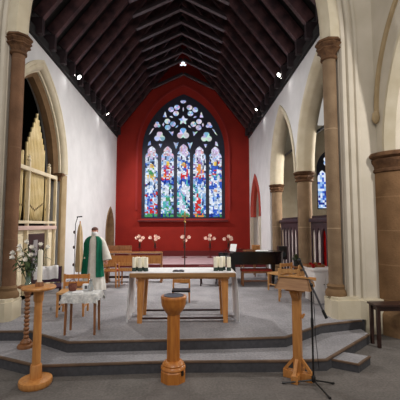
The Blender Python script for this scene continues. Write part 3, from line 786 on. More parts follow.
# ---- barley-twist flower stand on the lower step
fs = thing('flower_stand', 'slender wooden stand with a bobbin turned stem on the lower step', 'plant stand', (-2.45, 5.16, .15))
MB().lathe([(.115, 0), (.12, .02), (.11, .045), (.075, .06), (.08, .08), (.055, .11), (.04, .13)], n=28).build('base', 'brown', fs)
MB().lathe([(.024+.017*abs(math.sin(PI*11*k/110)), .12+.66*k/110) for k in range(111)], n=16).build('turned_stem', 'brown', fs)
MB().lathe([(.04, .77), (.055, .80), (.05, .83), (.12, .87), (.14, .88), (.14, .905), (.12, .91)], n=28).build('plate', 'brown', fs)
vs_ = thing('vase', 'tall pale green glass vase holding white lilies', 'vase', (-2.45, 5.16, 1.06))
MB().lathe([(.045, 0), (.05, .01), (.035, .06), (.032, .16), (.045, .27), (.058, .33), (.054, .33), (.04, .26), (.027, .16), (.03, .06), (.02, .03)], n=24).build('glass_body', 'vase', vs_)
def lily_parts(t, sc=1.0, petal='petal', tip=(0, 0, 0), dirv=(0, 0, 1)):
    d = Vector(dirv).normalized(); R = d.to_track_quat('Z', 'Y').to_matrix(); tip = Vector(tip)
    m = MB()
    for k in range(6):
        a = 2*PI*k/6; ca, sa = math.cos(a), math.sin(a)
        def f(u, v, ca=ca, sa=sa):
            t_ = v; wid = .030*math.sin(PI*min(1, t_*.92+.06))*(1); r = .010+.038*t_**1.6; z = .10*t_-.012*t_**3
            o = (u-.5)*2*wid; p = Vector((r*ca-o*sa, r*sa+o*ca, z+.012*(abs(u-.5)*2)**2))
            return tip+R @ (p*sc)
        m.grid(f, 3, 6)
    m.build('bloom', petal, t, solid=.0015, sharp=70)
def lily(base, tip, dirv, label, group, sc=1.0, leaves=2):
    t = thing('lily', label, 'flower', base, 0, group); b = Vector(base); tp = Vector(tip)-b
    lily_parts(t, sc, 'petal', tp, dirv)
    MB().tube([Vector((0, 0, 0)), tp*.5+Vector((0, 0, .04)), tp+Vector(dirv).normalized()*.01], .005, 6).build('stem', 'stemg', t)
    m = MB()
    for k in range(leaves):
        a = random.uniform(0, 2*PI); q = tp*(.42+.07*k)+Vector((0, 0, .02)); L = random.uniform(.10, .17)
        def f(u, v, a=a, q=q, L=L):
            w = .022*math.sin(PI*min(1, v*.95+.05)); x = L*v; z = .05*v-.10*v*v; o = (u-.5)*2*w
            return q+Vector((x*math.cos(a)-o*math.sin(a), x*math.sin(a)+o*math.cos(a), z))
        m.grid(f, 2, 6)
    m.build('leaf', 'leaf', t, solid=.0012, sharp=70)
rnd = random.Random(11)
LT = [(-.19, 0, .50), (-.13, .05, .60), (-.15, -.08, .44), (-.04, -.06, .48), (-.05, .06, .66), (.04, .0, .58), (.07, -.08, .47), (.12, .05, .62), (.16, -.03, .52), (.20, .06, .58), (.02, -.10, .40), (-.09, -.03, .55)]
for (x, y, z) in LT:
    lily((-2.45+x*.08, 5.16+y*.08, 1.10), (-2.45+x*1.1, 5.16+y*1.2, 1.06+z*.93), (x*2.2, y*2-.5, .45), 'white lily with green leaves in the pale green vase on the turned stand', 'lilies in the green vase', .74, 8)

# ---- small table with patterned cloth
st = thing('side_table', 'small square wooden table under a patterned white cloth near the priest', 'table', (-1.675, 5.34, ZC))
MB().box((0, 0, .60), (.50, .32, .03)).build('tabletop', 'brown', st)
for sx in (-1, 1):
    for sy in (-1, 1): MB().quadbar((sx*.215, sy*.115, .59), (sx*.225, sy*.125, 0), (.035, .035), (.028, .028), (0, 1, 0)).build('leg', 'brown', st)
def cl2(u, v):
    x = -.36+.72*u; y = -.31+.62*v; z = .622
    ex = max(0, abs(x)-.262); ey = max(0, abs(y)-.172)
    X = math.copysign(min(abs(x), .262)+ex*.22, x); Y = math.copysign(min(abs(y), .172)+ey*.22, y)
    d = max(ex, ey)+.45*min(ex, ey)
    w = .014*math.sin(x*34+y*6)*min(1, ey*10)+.014*math.sin(y*34)*min(1, ex*10)
    return (X+(w if ex > ey else 0), Y-(w if ey >= ex else 0), z-d*.95)
c = MB().grid(cl2, 48, 42).build('patterned_cloth', 'lace', None, solid=.005, sharp=80); move(c, (-1.675, 5.34, ZC))
tag(c, 'patterned white cloth draped over the small square table', 'tablecloth')
ZS = ZC+.626
pb = thing('wicker_basket', 'small red brown handled basket on the patterned cloth', 'basket', (-1.87, 5.42, ZS))
MB().lathe([(.05, 0), (.062, .03), (.066, .08), (.06, .11), (.054, .11), (.05, .05)], n=20).build('body', 'wicker', pb)
MB().tube([(.058*math.cos(PI*k/12), 0, .10+.075*math.sin(PI*k/12)) for k in range(13)], .006, 8).build('handle', 'wicker', pb)
cr = thing('glass_cruet', 'clear glass cruet with a lid on the patterned cloth', 'cruet', (-1.58, 5.40, ZS))
MB().lathe([(.04, 0), (.045, .02), (.042, .08), (.025, .12), (.022, .16), (.03, .17), (.026, .17), (.018, .15), (.02, .12), (.035, .08)], n=18).build('body', 'clear', cr)
MB().sphere((0, 0, .185), .018).build('stopper', 'silver', cr)
bx = thing('white_box', 'small white box with a grey label beside the cruet', 'box', (-1.67, 5.45, ZS))
MB().box((0, 0, .05), (.09, .06, .10), bev=.004).build('carton', 'paper', bx)
MB().box((.01, -.0315, .05), (.04, .003, .05)).build('label_patch', 'grey', bx)
tag(move(MB().box((0, 0, .004), (.16, .11, .008), bev=.001).build('folded_napkin', 'paper'), (-1.74, 5.28, ZS), .3), 'folded white napkin lying at the front of the patterned cloth', 'napkin')

# ---- chairs
def chair(name, label, loc, rz, w=.46, d=.44, sh=.45, bh=.82, wood='pine', seat='pine', arms=False, slats=2, cat='chair', group=None):
    # faces -y in local space (rz = 0 : towards the nave)
    t = thing(name, label, cat, loc, rz, group)
    MB().box((0, 0, sh-.02), (w, d, .04), bev=.01).build('seat', seat, t)
    for sx in (-1, 1):
        MB().quadbar((sx*(w/2-.025), -d/2+.03, sh-.03), (sx*(w/2-.02), -d/2+.02, 0), (.04, .04), (.03, .03), (0, 1, 0)).build('leg', wood, t)
        MB().quadbar((sx*(w/2-.02), d/2+.04, bh), (sx*(w/2-.02), d/2-.01, 0), (.035, .035), (.035, .035), (0, 1, 0)).build('leg', wood, t)
        if arms:
            MB().box((sx*(w/2-.01), 0, sh+.2), (.05, d, .03), bev=.008).build('armrest', wood, t)
            MB().box((sx*(w/2-.01), -d/2+.05, sh+.09), (.03, .03, .2)).build('arm_post', wood, t)
        MB().box((sx*(w/2-.02), 0, .16), (.02, d-.04, .025)).build('stretcher', wood, t)
    for k in range(slats):
        z = bh-.05-(.14*k)
        MB().grid(lambda u, v: ((u-.5)*(w-.03), d/2+.028+.02*math.cos((u-.5)*PI), z-.04+.08*v), 8, 1).build('backrest_slat', wood, t, solid=.016)
    return t
chair('wooden_chair', 'light wooden chair standing behind the small cloth covered table', (-2.20, 6.42, ZC), .1, .50, .44, .44, .71, 'oak', 'pine', slats=2)
pch = chair('upholstered_chair', 'purple upholstered chair beside the left column with a white garment over it', (-2.84, 6.86, ZC), .35, .46, .46, .46, .80, 'walnut', 'purple', slats=0)
MB().box((0, .25, .64), (.42, .06, .32), bev=.02).build('backrest', 'purple', pch)
def gar(u, v):
    x = -.30+.46*u; s_ = (v-.5)*.62; fold = .015*math.sin(u*21+v*3)
    return (x, .25+(.055+fold)*math.copysign(1, s_)*min(1, abs(s_)*14), .815-max(0, abs(s_)-.03)*.95+.01*math.sin(u*9))
g = MB().grid(gar, 30, 24).build('white_garment', 'cloth', None, solid=.006, sharp=80)
move(g, (-2.84, 6.86, ZC), .35); tag(g, 'white garment draped over the back of the purple chair', 'garment')

# ---- low stool behind the font
sc_ = chair('low_chair', 'very low wooden chair between the altar legs behind the font', (-.19, 7.40, ZC), 0, .40, .30, .26, .46, 'oak', 'black', slats=1)

# ---- choir desk on the left, chairs in front of it
cd = thing('choir_desk', 'long wooden choir desk with a sloping top left of the cross', 'desk', (-1.62, 9.90, ZC))
MB().box((0, .03, .85), (1.60, .26, .035), rx=-.2, bev=.006).build('top', 'oak', cd)
MB().box((0, -.09, .66), (1.56, .03, .24)).build('front_panel', 'oak', cd)
for sx in (-1, 1):
    MB().box((sx*.78, .02, .42), (.05, .22, .82), bev=.006).build('end_panel', 'brown', cd)
    MB().box((sx*.78, .02, .025), (.07, .36, .05), bev=.006).build('foot', 'brown', cd)
MB().box((0, .05, .14), (1.52, .04, .06)).build('rail', 'walnut', cd)
c1 = chair('choir_chair', 'wooden chair with red seat beneath the choir desk, next to the priest', (-2.18, 9.25, ZC), PI, .44, .42, .45, .66, 'oak', 'redseat', slats=2)
dup(c1, (-1.72, 9.35, ZC), PI, 'wooden chair with red seat before the choir desk, nearer the altar candles')
dup(c1, (-2.70, 10.1, ZC), PI+.2, 'wooden chair with red seat behind the priest at the left end of the choir desk')
bn = thing('bench', 'wooden bench below the small arched doorway left of the red wall', 'bench', (-3.05, 14.2, ZC+.12))
MB().box((0, 0, .43), (1.1, .38, .05), bev=.01).build('seat', 'brown', bn)
MB().box((0, .2, .56), (1.1, .05, .22), bev=.01).build('backrest', 'brown', bn)
for sx in (-1, 1): MB().box((sx*.5, 0, .21), (.06, .36, .42)).build('leg', 'brown', bn)

# ---- processional cross
cx = thing('processional_cross', 'tall processional cross on a dark pole below the great window', 'cross', (-.15, 9.75, ZC))
MB().lathe([(.16, 0), (.16, .03), (.06, .06), (.03, .10)], n=20).build('base', 'walnut', cx)
MB().tube([(0, 0, .08), (0, 0, 1.78)], .017, 10).build('pole', 'walnut', cx)
m = MB(); m.box((0, 0, 1.90), (.035, .025, .28), bev=.005); m.box((0, 0, 1.93), (.15, .025, .035), bev=.005)
for p in ((0, 2.045), (-.08, 1.93), (.08, 1.93)): m.sphere((p[0], 0, p[1]), .025, u=10, v=6)
m.build('cross_head', 'brass', cx)
MB().sphere((0, 0, 1.77), .034, (1, 1, .8)).build('knop', 'brass', cx)

# ---- lilies on thin pedestals along the red wall
ped = thing('flower_pedestal', '', 'plant stand', (0, 0, 0), 0, 'flower pedestals along the red wall')
MB().lathe([(.14, 0), (.14, .03), (.03, .06), (.022, .10), (.02, .42), (.05, .46), (.10, .48), (.10, .50)], n=16).build('stand', 'darkred', ped)
MB().lathe([(.04, .50), (.055, .56), (.04, .64), (.05, .68), (.045, .68)], n=14).build('urn', 'walnut', ped)
places = ['leftmost, clear of the window', 'under the window\'s left light', 'directly behind the processional cross', 'under the window\'s right light', 'far right, nearest the piano']
for k, xx in enumerate((140.4, 155.6, 184.6, 210.0, 228.4)):
    x = (xx-190)/330*15.9; y = 15.9; z = .421
    lb = 'slim dark red flower pedestal by the red wall, '+places[k]
    if k == 0: ped.location = (x, y, z); ped['label'] = lb
    else: dup(ped, (x, y, z), 0, lb)
    bq = thing('lily_bouquet', 'white lilies on a slim pedestal by the red wall, '+places[k], 'flowers', (x, y, z+.66), 0, 'lily bouquets along the red wall')
    rr = random.Random(k)
    for j in range(4):
        q = Vector((*[(-.12, -.02, .20), (.0, -.06, .31), (.11, -.02, .23), (.02, -.09, .12)][j],)); q.x += rr.uniform(-.05, .05); q.z += rr.uniform(-.05, .05)
        lily_parts(bq, 1.9, 'petalpink', q, (q.x*3, -.8, .4))
    m = MB()
    for j in range(7):
        q = Vector((rr.uniform(-.15, .15), rr.uniform(-.06, .06), rr.uniform(.10, .26))); m.tube([(0, 0, -.03), q*.6, q], .006, 5)
    m.build('stems', 'stemg', bq)

# ---- grand piano, stool, things on it
pn = thing('grand_piano', 'black grand piano with closed lid on the right of the chancel', 'piano', (1.08, 9.15, ZC))
out = [(.02, 0), (.55, 0), (1.0, .03), (1.30, .12), (1.46, .35), (1.48, .62), (1.36, .86), (1.10, 1.02), (.75, 1.22), (.45, 1.36), (.02, 1.40)]
out = [(.02, 0), (1.18, 0), (1.38, .06), (1.47, .22), (1.46, .42), (1.34, .60), (1.05, .78), (.75, 1.0), (.5, 1.3), (.25, 1.40), (.02, 1.40)]
out = [(u*1.06, v) for u, v in out]
MB().plate(out, [], .58, .90, flat).build('case', 'lacquer', pn, sharp=30)
MB().plate([(u*1.015+.12*(u < .1), v*1.015-.01) for u, v in out], [], .905, .93, flat).build('lid', 'lacquer', pn, sharp=30)
MB().box((-.05, .70, .64), (.26, 1.40, .07), bev=.01).build('keybed', 'lacquer', pn)
MB().box((-.06, .70, .685), (.14, 1.22, .018)).build('keys', 'paper', pn)
for y in (.03, 1.37): MB().box((-.05, y, .72), (.26, .06, .16), bev=.02).build('cheek_block', 'lacquer', pn)
for (x, y) in ((.12, .14), (.12, 1.26), (1.28, .30)):
    m = MB(); m.quadbar((x, y, .58), (x, y, .07), (.12, .12), (.07, .07), (0, 1, 0)); m.lathe([(.02, 0), (.035, .02), (.03, .06), (.02, .08)], (x, y, 0), 10); m.build('leg', 'lacquer', pn)
m = MB(); m.box((.22, .70, .08), (.10, .24, .05)); m.box((.24, .62, .34), (.03, .03, .5)); m.box((.24, .78, .34), (.03, .03, .5)); m.build('pedal_lyre', 'lacquer', pn)
MB().box((.17, .72, .99), (.02, .62, .16), ry=.35).build('music_desk', 'lacquer', pn)
ZP = ZC+.93
sh = thing('sheet_music', 'open white music book standing at the keyboard end of the piano', 'music book', (1.20, 9.40, ZP))
for sx in (-1, 1): MB().box((.03+.01*sx, .0+sx*.095, .10), (.012, .19, .20), ry=.38, rz=.9+.12*sx).build('page', 'paper', sh)
t = thing('paper_pile', 'flat pile of white papers on the piano lid', 'papers', (2.05, 9.38, ZP+.003))
for k in range(3): MB().box((.02*k-.02, .015*k, .004+.008*k), (.34-.03*k, .22, .007), rz=.1*k-.1).build('sheet', 'paper', t)
t = thing('wooden_box', 'small wooden box on the piano lid in front of the brown column', 'box', (1.98, 9.95, ZP))
MB().box((0, 0, .06), (.22, .16, .12), bev=.006).build('body', 'oak', t); MB().box((0, 0, .128), (.235, .175, .02), bev=.004).build('lid', 'oak', t)
tag(move(MB().box((0, 0, .012), (.24, .17, .024), bev=.003).build('hymn_book', 'brown'), (1.66, 9.5, ZP), .4), 'closed brown book on the piano lid beside the papers', 'book')
ps_ = thing('piano_stool', 'black legged piano stool with a dark red cushion right behind the altar', 'stool', (.54, 9.35, ZC))
MB().box((0, 0, .50), (.58, .34, .07), bev=.02).build('cushion', 'darkred', ps_)
MB().box((0, 0, .445), (.56, .32, .05)).build('frame', 'walnut', ps_)
for sx in (-.26, -.13, .13, .26):
    pass
for sx in (-1, 1):
    for sy in (-1, 1): MB().quadbar((sx*.24, sy*.13, .43), (sx*(.24 if sy < 0 else .20), sy*.14, 0), (.05, .05), (.035, .035), (0, 1, 0)).build('leg', 'walnut', ps_)

# chairs around the piano
cs = chair('stacking_chair', 'brown wooden chair far behind the piano, in front of the red wall', (1.72, 12.2, ZC), .1, .46, .44, .46, .80, 'brown', 'redseat', slats=2)
dup(cs, (2.34, 10.95, ZC), -.1, 'brown wooden chair seen beneath the curved end of the piano')
pbn = thing('piano_bench', 'long brown bench with red brown seat pushed under the piano', 'bench', (1.84, 9.28, ZC))
MB().box((0, 0, .425), (.84, .32, .05), bev=.012).build('seat_pad', 'redseat', pbn)
MB().box((0, 0, .375), (.82, .30, .05)).build('apron', 'brown', pbn)
for sx in (-1, 1):
    for sy in (-1, 1): MB().quadbar((sx*.38, sy*.12, .38), (sx*.38, sy*.12, 0), (.045, .045), (.035, .035), (0, 1, 0)).build('leg', 'brown', pbn)
MB().box((0, 0, .12), (.74, .03, .03)).build('stretcher', 'brown', pbn)
lc = chair('pine_chair', 'pale pine chair at the piano\'s right end, close behind the lectern', (2.30, 8.55, ZC), -2.6, .44, .42, .45, .72, 'pine', 'pine', slats=2)
dup(lc, (2.72, 8.12, ZC), -2.9, 'pale pine chair beside the potted plant, below the black loudspeaker')
dup(lc, (2.22, 7.45, ZC), 2.8, 'pale pine chair half hidden by the lectern desk')
mo = thing('loudspeaker', 'black loudspeaker on a stand beside the column right of the piano', 'loudspeaker', (2.84, 10.2, ZC))
MB().box((0, 0, .82), (.26, .22, .40), bev=.02).build('cabinet', 'black', mo)
MB().lathe([(.09, 0), (.085, .006), (.02, .004)], n=20).build('cone', 'pot', mo).matrix_local = Matrix.Translation((0, -.112, .78)) @ Matrix.Rotation(PI/2, 4, 'X')
MB().tube([(0, 0, .02), (0, 0, .63)], .02, 10).build('pole', 'black', mo); MB().lathe([(.17, 0), (.17, .02), (.03, .03)], n=20).build('base', 'black', mo)

# plant on a stand
pst = thing('plant_stand', 'small round brown wooden stand under the potted plant', 'plant stand', (2.78, 8.62, ZC))
MB().lathe([(.16, .56), (.17, .57), (.17, .60), (.02, .605)], n=24).build('top', 'brown', pst)
MB().lathe([(.12, 0), (.12, .03), (.04, .06), (.035, .50), (.08, .56)], n=16).build('pedestal', 'brown', pst)
pp = thing('potted_plant', 'leafy green plant in a dark pot left of the screen', 'plant', (2.78, 8.62, ZC+.605))
MB().lathe([(.06, 0), (.085, .14), (.10, .17), (.10, .20), (.085, .20), (.08, .16)], n=20).build('pot', 'pot', pp)
m = MB(); rr = random.Random(4)
for k in range(34):
    a = rr.uniform(0, 2*PI); L = rr.uniform(.12, .26); el = rr.uniform(.3, 1.4)
    def f(u, v, a=a, L=L, el=el):
        w = .022*math.sin(PI*min(1, v*.95+.05)); x = L*v*math.cos(el); z = .17+L*v*math.sin(el)-.09*v*v; o = (u-.5)*2*w
        return (x*math.cos(a)-o*math.sin(a), x*math.sin(a)+o*math.cos(a), z)
    m.grid(f, 2, 5)
m.build('foliage', 'leaf', pp, solid=.001, sharp=70)

# white cupboard with a wooden top to the right
wc = thing('white_cupboard', 'white painted low cupboard beside the right column, behind the microphone stand', 'cupboard', (2.90, 7.40, ZC))
MB().box((0, 0, .34), (.46, .60, .68), bev=.006).build('body', 'whitepaint', wc)
MB().box((0, 0, .70), (.52, .66, .04), bev=.008).build('top', 'whitepaint', wc)
for sx in (-1, 1):
    dr = MB().box((sx*.112, -.305, .35), (.21, .02, .60), bev=.006).build('door', 'whitepaint', wc)
    MB().sphere((sx*.03, -.32, .40), .012).build('knob', 'black', dr)
ZW = ZC+.72
t = thing('red_cup', 'red cup standing on the white cupboard', 'cup', (2.74, 7.35, ZW)); MB().lathe([(.03, 0), (.04, .09), (.036, .09), (.028, .01)], n=16).build('bowl', 'redcloth', t); MB().tube([(.036, 0, .07), (.06, 0, .06), (.058, 0, .03), (.033, 0, .025)], .005, 6).build('handle', 'redcloth', t)
t = thing('wooden_tray', 'brown wooden tray with raised rim on the white cupboard', 'tray', (2.84, 7.58, ZW))
m = MB(); m.box((0, 0, .01), (.40, .28, .02)); 
for q in ((0, .135, .40, .012), (0, -.135, .40, .012), (.195, 0, .012, .28), (-.195, 0, .012, .28)): m.box((q[0], q[1], .03), (q[2], q[3], .05))
m.build('tray_body', 'brown', t)
for k, (x, y, c) in enumerate(((2.76, 7.56, 'redcloth'), (2.88, 7.60, 'brass'), (2.96, 7.54, 'redcloth'))):
    nm = ['red glass votive at the left of the wooden tray', 'brass votive in the middle of the wooden tray', 'red glass votive at the right of the wooden tray'][k]
    t = thing('votive_holder', nm, 'candle holder', (x, y, ZW+.021), 0, 'votives on the tray')
    MB().lathe([(.025, 0), (.034, .03), (.034, .07), (.03, .07), (.022, .02)], n=16).build('cup', c, t); MB().lathe([(.02, .02), (.02, .05), (.003, .052)], n=12).build('wax', 'wax', t)

# ---- lectern
le = thing('lectern', 'tall wooden lectern with a wide slanted desk and braced cross foot', 'lectern', (1.395, 4.36, 0), math.radians(-33))
le.scale = (.98, .98, .975)
for (dx, dy, L) in ((1, 0, .38), (0, 1, .38)):
    MB().box((0, 0, .05), (L if dx else .09, .09 if dx else L, .10), bev=.012).build('foot', 'oak', le)
for k in range(4):
    a = k*PI/2; MB().quadbar((.18*math.cos(a), .18*math.sin(a), .09), (.045*math.cos(a), .045*math.sin(a), .26), (.04, .035), (.04, .035)).build('brace', 'oak', le)
MB().box((0, 0, .62), (.105, .105, 1.06), bev=.012).build('post', 'oak', le)
for s_ in (-1, 1): MB().quadbar((0, s_*.03, 1.02), (s_*.0, s_*.14, 1.14), (.09, .04), (.09, .03)).build('bracket', 'oak', le)
# desk: front fascia leaning out, two cheeks, sloping reading board, ledge
def hexa(vs): return MB()._add(vs, [(0, 1, 2, 3), (7, 6, 5, 4), (0, 4, 5, 1), (1, 5, 6, 2), (2, 6, 7, 3), (3, 7, 4, 0)])
yb, yt = -.22, -.13
hexa([(-.235, yb, 1.185), (.235, yb, 1.185), (.185, yt, 1.325), (-.185, yt, 1.325), (-.235, yb+.02, 1.185), (.235, yb+.02, 1.185), (.185, yt+.02, 1.325), (-.185, yt+.02, 1.325)]).build('front_panel', 'deskwood', le)
for s_ in (-1, 1):
    hexa([(s_*.235, yb, 1.185), (s_*.20, .20, 1.19), (s_*.185, .20, 1.25), (s_*.185, yt, 1.325), (s_*.217, yb, 1.185), (s_*.182, .20, 1.19), (s_*.167, .20, 1.25), (s_*.167, yt, 1.325)]).build('cheek', 'deskwood', le)
hexa([(-.20, -.15, 1.333), (.20, -.15, 1.333), (.21, .23, 1.255), (-.21, .23, 1.255), (-.20, -.15, 1.348), (.20, -.15, 1.348), (.21, .23, 1.270), (-.21, .23, 1.270)]).build('reading_board', 'pine', le)
MB().box((0, .225, 1.28), (.42, .02, .04)).build('book_ledge', 'pine', le)
MB().box((0, 0, 1.17), (.24, .20, .05), bev=.006).build('cap_block', 'oak', le)
MB().quadbar((.06, 0, .80), (.10, 0, .85), (.03, .05), (.02, .02)).build('latch', 'oak', le)

# ---- microphone stand in front of the lectern
ms = thing('microphone_stand', 'black boom microphone stand with tripod feet in front of the lectern', 'microphone stand', (1.52, 4.16, 0))
for (x, y) in ((-.355, .07), (.26, .04), (.07, -.30)):
    m = MB(); m.tube([(0, 0, .075), (x*.3, y*.3, .055), (x, y, .014)], [.012, .010, .010], 8); m.tube([(x*.94, y*.94, .014), (x*1.04, y*1.04, .014)], .0145, 8); m.build('leg', 'black', ms)
MB().lathe([(.022, .05), (.026, .06), (.026, .11), (.014, .13)], n=14).build('hub', 'black', ms)
MB().tube([(0, 0, .06), (0, 0, 1.20)], .0115, 10).build('pole', 'black', ms)
MB().lathe([(.016, .70), (.018, .72), (.018, .80), (.014, .82)], n=12).build('clutch', 'black', ms)
MB().tube([(-.085, .05, 1.43), (0, -.0, 1.22), (.135, -.08, .87)], .0125, 10).build('boom', 'grey', ms)
MB().tube([(.11, -.068, .93), (.148, -.087, .835)], .018, 12).build('counterweight', 'black', ms)
MB().sphere((0, 0, 1.22), .026).build('boom_clamp', 'black', ms)
m = MB(); m.tube([(-.085, .05, 1.43), (-.115, .068, 1.505)], [.012, .019], 10); m.sphere((-.119, .07, 1.517), .025, u=12, v=8); m.build('microphone', 'black', ms)
MB().tube([(.02, .0, 1.16), (.035, .01, .9), (.045, .02, .6), (.075, .05, .35), (.095, .06, .17)], .004, 6).build('cable', 'black', ms)

# ---- dark hall table, far right in the nave
dt = thing('hall_table', 'dark wooden side table against the stone pier at the right edge', 'table', (3.58, 5.48, 0))
MB().box((0, 0, .665), (1.16, .28, .035), bev=.006).build('tabletop', 'walnut', dt)
MB().box((0, 0, .61), (1.06, .20, .07)).build('apron', 'walnut', dt)
for sx in (-1, 1):
    for sy in (-1, 1): MB().quadbar((sx*.53, sy*.10, .65), (sx*.53, sy*.10, 0), (.055, .055), (.045, .045), (0, 1, 0)).build('leg', 'walnut', dt)

# ---- cream banner and overhead microphone left of the priest
ba = thing('furled_banner', 'furled cream banner on a staff against the white wall left of the priest', 'banner', (-3.02, 9.2, ZC))
MB().lathe([(.14, 0), (.14, .03), (.04, .07), (.03, .12)], n=18).build('base', 'brown', ba)
MB().tube([(0, 0, .06), (0, 0, 1.78)], .016, 8).build('staff', 'oak', ba)
MB().lathe([(.085, .40), (.10, .55), (.095, .9), (.085, 1.2), (.07, 1.45), (.045, 1.62), (.02, 1.70)], n=28, lobes=6, amp=.14, tw=1.2).build('cloth', 'banner', ba)
om = thing('tall_microphone_stand', 'tall thin stand with a black microphone left of the cream banner', 'microphone stand', (-3.06, 8.95, ZC))
for k in range(3):
    a = k*2.094+.5; MB().tube([(0, 0, .16), (.24*math.cos(a), .24*math.sin(a), .01)], .009, 6).build('leg', 'grey', om)
MB().tube([(0, 0, .08), (0, 0, 1.70), (.05, 0, 1.88)], .010, 8).build('pole', 'grey', om)
m = MB(); m.tube([(.03, 0, 1.885), (.17, 0, 1.895)], [.014, .018], 8); m.build('microphone', 'black', om)
for z in (.62, 1.08, 1.48): MB().sphere((-.02, -.02, z), .03, (.9, .9, 1.5), 10, 8).build('cable_clip', 'walnut', om)

# ---- priest
pe = thing('person', 'person in white alb, open green vestment and white face mask standing behind the cloth table', 'person', (-2.47, 8.70, ZC))
def skinned(name, verts, edges, m, parent, sub=2):
    me = bpy.data.meshes.new(name); me.from_pydata([v[:3] for v in verts], edges, [])
    o = bpy.data.objects.new(name, me); COL.objects.link(o); o.parent = parent
    sm = o.modifiers.new('skin', 'SKIN'); sm.use_smooth_shade = True
    for i, v in enumerate(verts):
        r = v[3] if isinstance(v[3], tuple) else (v[3], v[3]); me.skin_vertices[0].data[i].radius = r
    me.skin_vertices[0].data[0].use_root = True
    ss = o.modifiers.new('sub', 'SUBSURF'); ss.levels = sub; ss.render_levels = sub
    me.materials.append(M[m] if isinstance(m, str) else m); return o
V = []; Ed = []
def vv(x, y, z, r, frm=None):
    V.append((x, y, z, r))
    if frm is not None: Ed.append((frm, len(V)-1))
    return len(V)-1
pel = vv(0, 0, .86, (.15, .11)); w_ = vv(0, 0, 1.02, (.14, .10), pel); ch = vv(0, 0, 1.22, (.16, .11), w_)
nk = vv(0, 0, 1.37, (.06, .06), ch); hb = vv(0, -.015, 1.45, (.062, .07), nk); hc = vv(0, -.02, 1.525, (.074, .088), hb); ht = vv(0, -.012, 1.60, (.055, .07), hc)
for s_ in (-1, 1):
    h = vv(s_*.09, 0, .80, .085, pel); k = vv(s_*.10, -.015, .45, .058, h); a = vv(s_*.105, .01, .08, .04, k); vv(s_*.115, -.12, .035, .035, a)
    sh_ = vv(s_*.165, 0, 1.30, .055, ch); el = vv(s_*(.27 if s_ > 0 else .195), .0, 1.03, .042, sh_)
    wr = vv(s_*(.325 if s_ > 0 else .18), -.07, .80, .028, el); pm = vv(s_*(.34 if s_ > 0 else .18), -.09, .735, (.036, .020), wr)
    for q, (dx, L) in enumerate(((-.026, .062), (-.009, .072), (.009, .068), (.026, .055))):
        bx0, by0, bz0 = V[pm][:3]
        f1 = vv(bx0+dx, by0-.008, bz0-.03, .0095, pm); vv(bx0+dx, by0-.018, bz0-.03-L*.8, .008, f1)
    bx0, by0, bz0 = V[wr][:3]; th_ = vv(bx0-s_*.035, by0-.02, bz0-.045, .011, wr); vv(bx0-s_*.045, by0-.035, bz0-.085, .009, th_)
skinned('body', V, Ed, 'skin', pe)
# face
hd = bpy.data.objects
m = MB(); m.sphere((0, -.112, 1.505), .015, (.8, 1.1, 1.4), 10, 8); m.build('nose', 'skin', pe)
for s_ in (-1, 1):
    MB().sphere((s_*.03, -.098, 1.533), .011, (1.2, .7, .8), 8, 6).build('eye', 'eye', pe)
    MB().sphere((s_*.076, -.01, 1.51), .024, (.4, .8, 1.3), 10, 8).build('ear', 'skin', pe)
MB().grid(lambda u, v: ((.074+.004*math.sin(PI*v))*math.sin((u-.5)*2.5), -.018-(.105+.012*math.sin(PI*v))*math.cos((u-.5)*2.5), 1.425+.075*v), 16, 6).build('face_mask', 'mask', pe, solid=.003, sharp=70)
m = MB(); 
def hr(u, v):
    a = 2*PI*u; t = v*1.75; z = math.cos(t); r = math.sin(t)
    fwd = max(0, -math.sin(a)); zz = 1.548+.072*z*(1 if z > 0 else (1.0-.9*fwd)); 
    return (r*.083*math.cos(a), -.008+r*.098*math.sin(a)*(1), max(zz, 1.548 if fwd > .25 else 0) if z < 0 else zz)
m.grid(hr, 28, 10); m.build('hair', 'hair', pe, sharp=80)
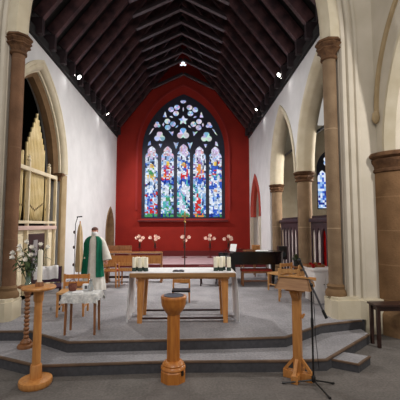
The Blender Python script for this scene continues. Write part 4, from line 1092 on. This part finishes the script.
# alb: loft of folded ellipses
alb = [(.30, .25, .02), (.285, .235, .15), (.25, .21, .45), (.225, .185, .75), (.205, .165, .95), (.20, .16, 1.08), (.205, .16, 1.20), (.195, .14, 1.30), (.14, .11, 1.365), (.075, .08, 1.40), (.068, .075, 1.42)]
m = MB(); n = 56; vs2 = []; fs2 = []
for (rx, ry, z) in alb:
    am = .055*max(0, min(1, (1.15-z)/1.0))
    for i in range(n):
        a = 2*PI*i/n; f = 1+am*math.cos(11*a+1.2*z)+.5*am*math.cos(5*a)
        vs2.append((rx*f*math.cos(a), ry*f*math.sin(a), z))
for k in range(len(alb)-1):
    for i in range(n): j = (i+1) % n; fs2.append((k*n+i, k*n+j, (k+1)*n+j, (k+1)*n+i))
m._add(vs2, fs2); m.build('alb', 'alb', pe, sharp=80)
for s_ in (-1, 1):
    if s_ > 0: pts = [(.13, 0, 1.30), (.20, 0, 1.24), (.26, -.01, 1.08), (.31, -.04, .92), (.345, -.07, .775)]
    else: pts = [(-.12, 0, 1.30), (-.165, 0, 1.24), (-.185, .0, 1.08), (-.185, -.03, .92), (-.18, -.06, .80)]
    MB().tube(pts, [.075, .078, .082, .10, .115] if s_ > 0 else [.072, .074, .074, .078, .082], 18).build('sleeve', 'alb', pe, sharp=80)
# open green vestment: two broad panels from the shoulders to below the knee
def surf(a, z, off):
    for k in range(len(alb)-1):
        if alb[k][2] <= z <= alb[k+1][2]:
            t = (z-alb[k][2])/(alb[k+1][2]-alb[k][2]); rx = alb[k][0]*(1-t)+alb[k+1][0]*t; ry = alb[k][1]*(1-t)+alb[k+1][1]*t; break
    am = .055*max(0, min(1, (1.15-z)/1.0)); f = 1+am*.5
    return Vector(((rx*f+off)*math.cos(a), (ry*f+off)*math.sin(a), z))
for s_ in (-1, 1):
    def g(u, v, s_=s_):
        z = 1.385-v*(1.385-.36); t = min(1, v*5)
        a0 = math.radians(22); a1 = math.radians(70 if s_ > 0 else 100)
        a = -PI/2+s_*(a0+(a1-a0)*u*(.75+.25*t)); p = surf(a, z, .022+.012*math.sin(u*11+v*2)*t+(.055*u if s_ < 0 else .02)*t)
        return p
    MB().grid(g, 16, 30).build('green_vestment', 'green', pe, solid=.006, sharp=80)
MB().lathe([(.085, 1.375), (.10, 1.385), (.088, 1.42), (.078, 1.43), (.072, 1.425)], n=24, sx=1, sy=1).build('collar', 'alb', pe)
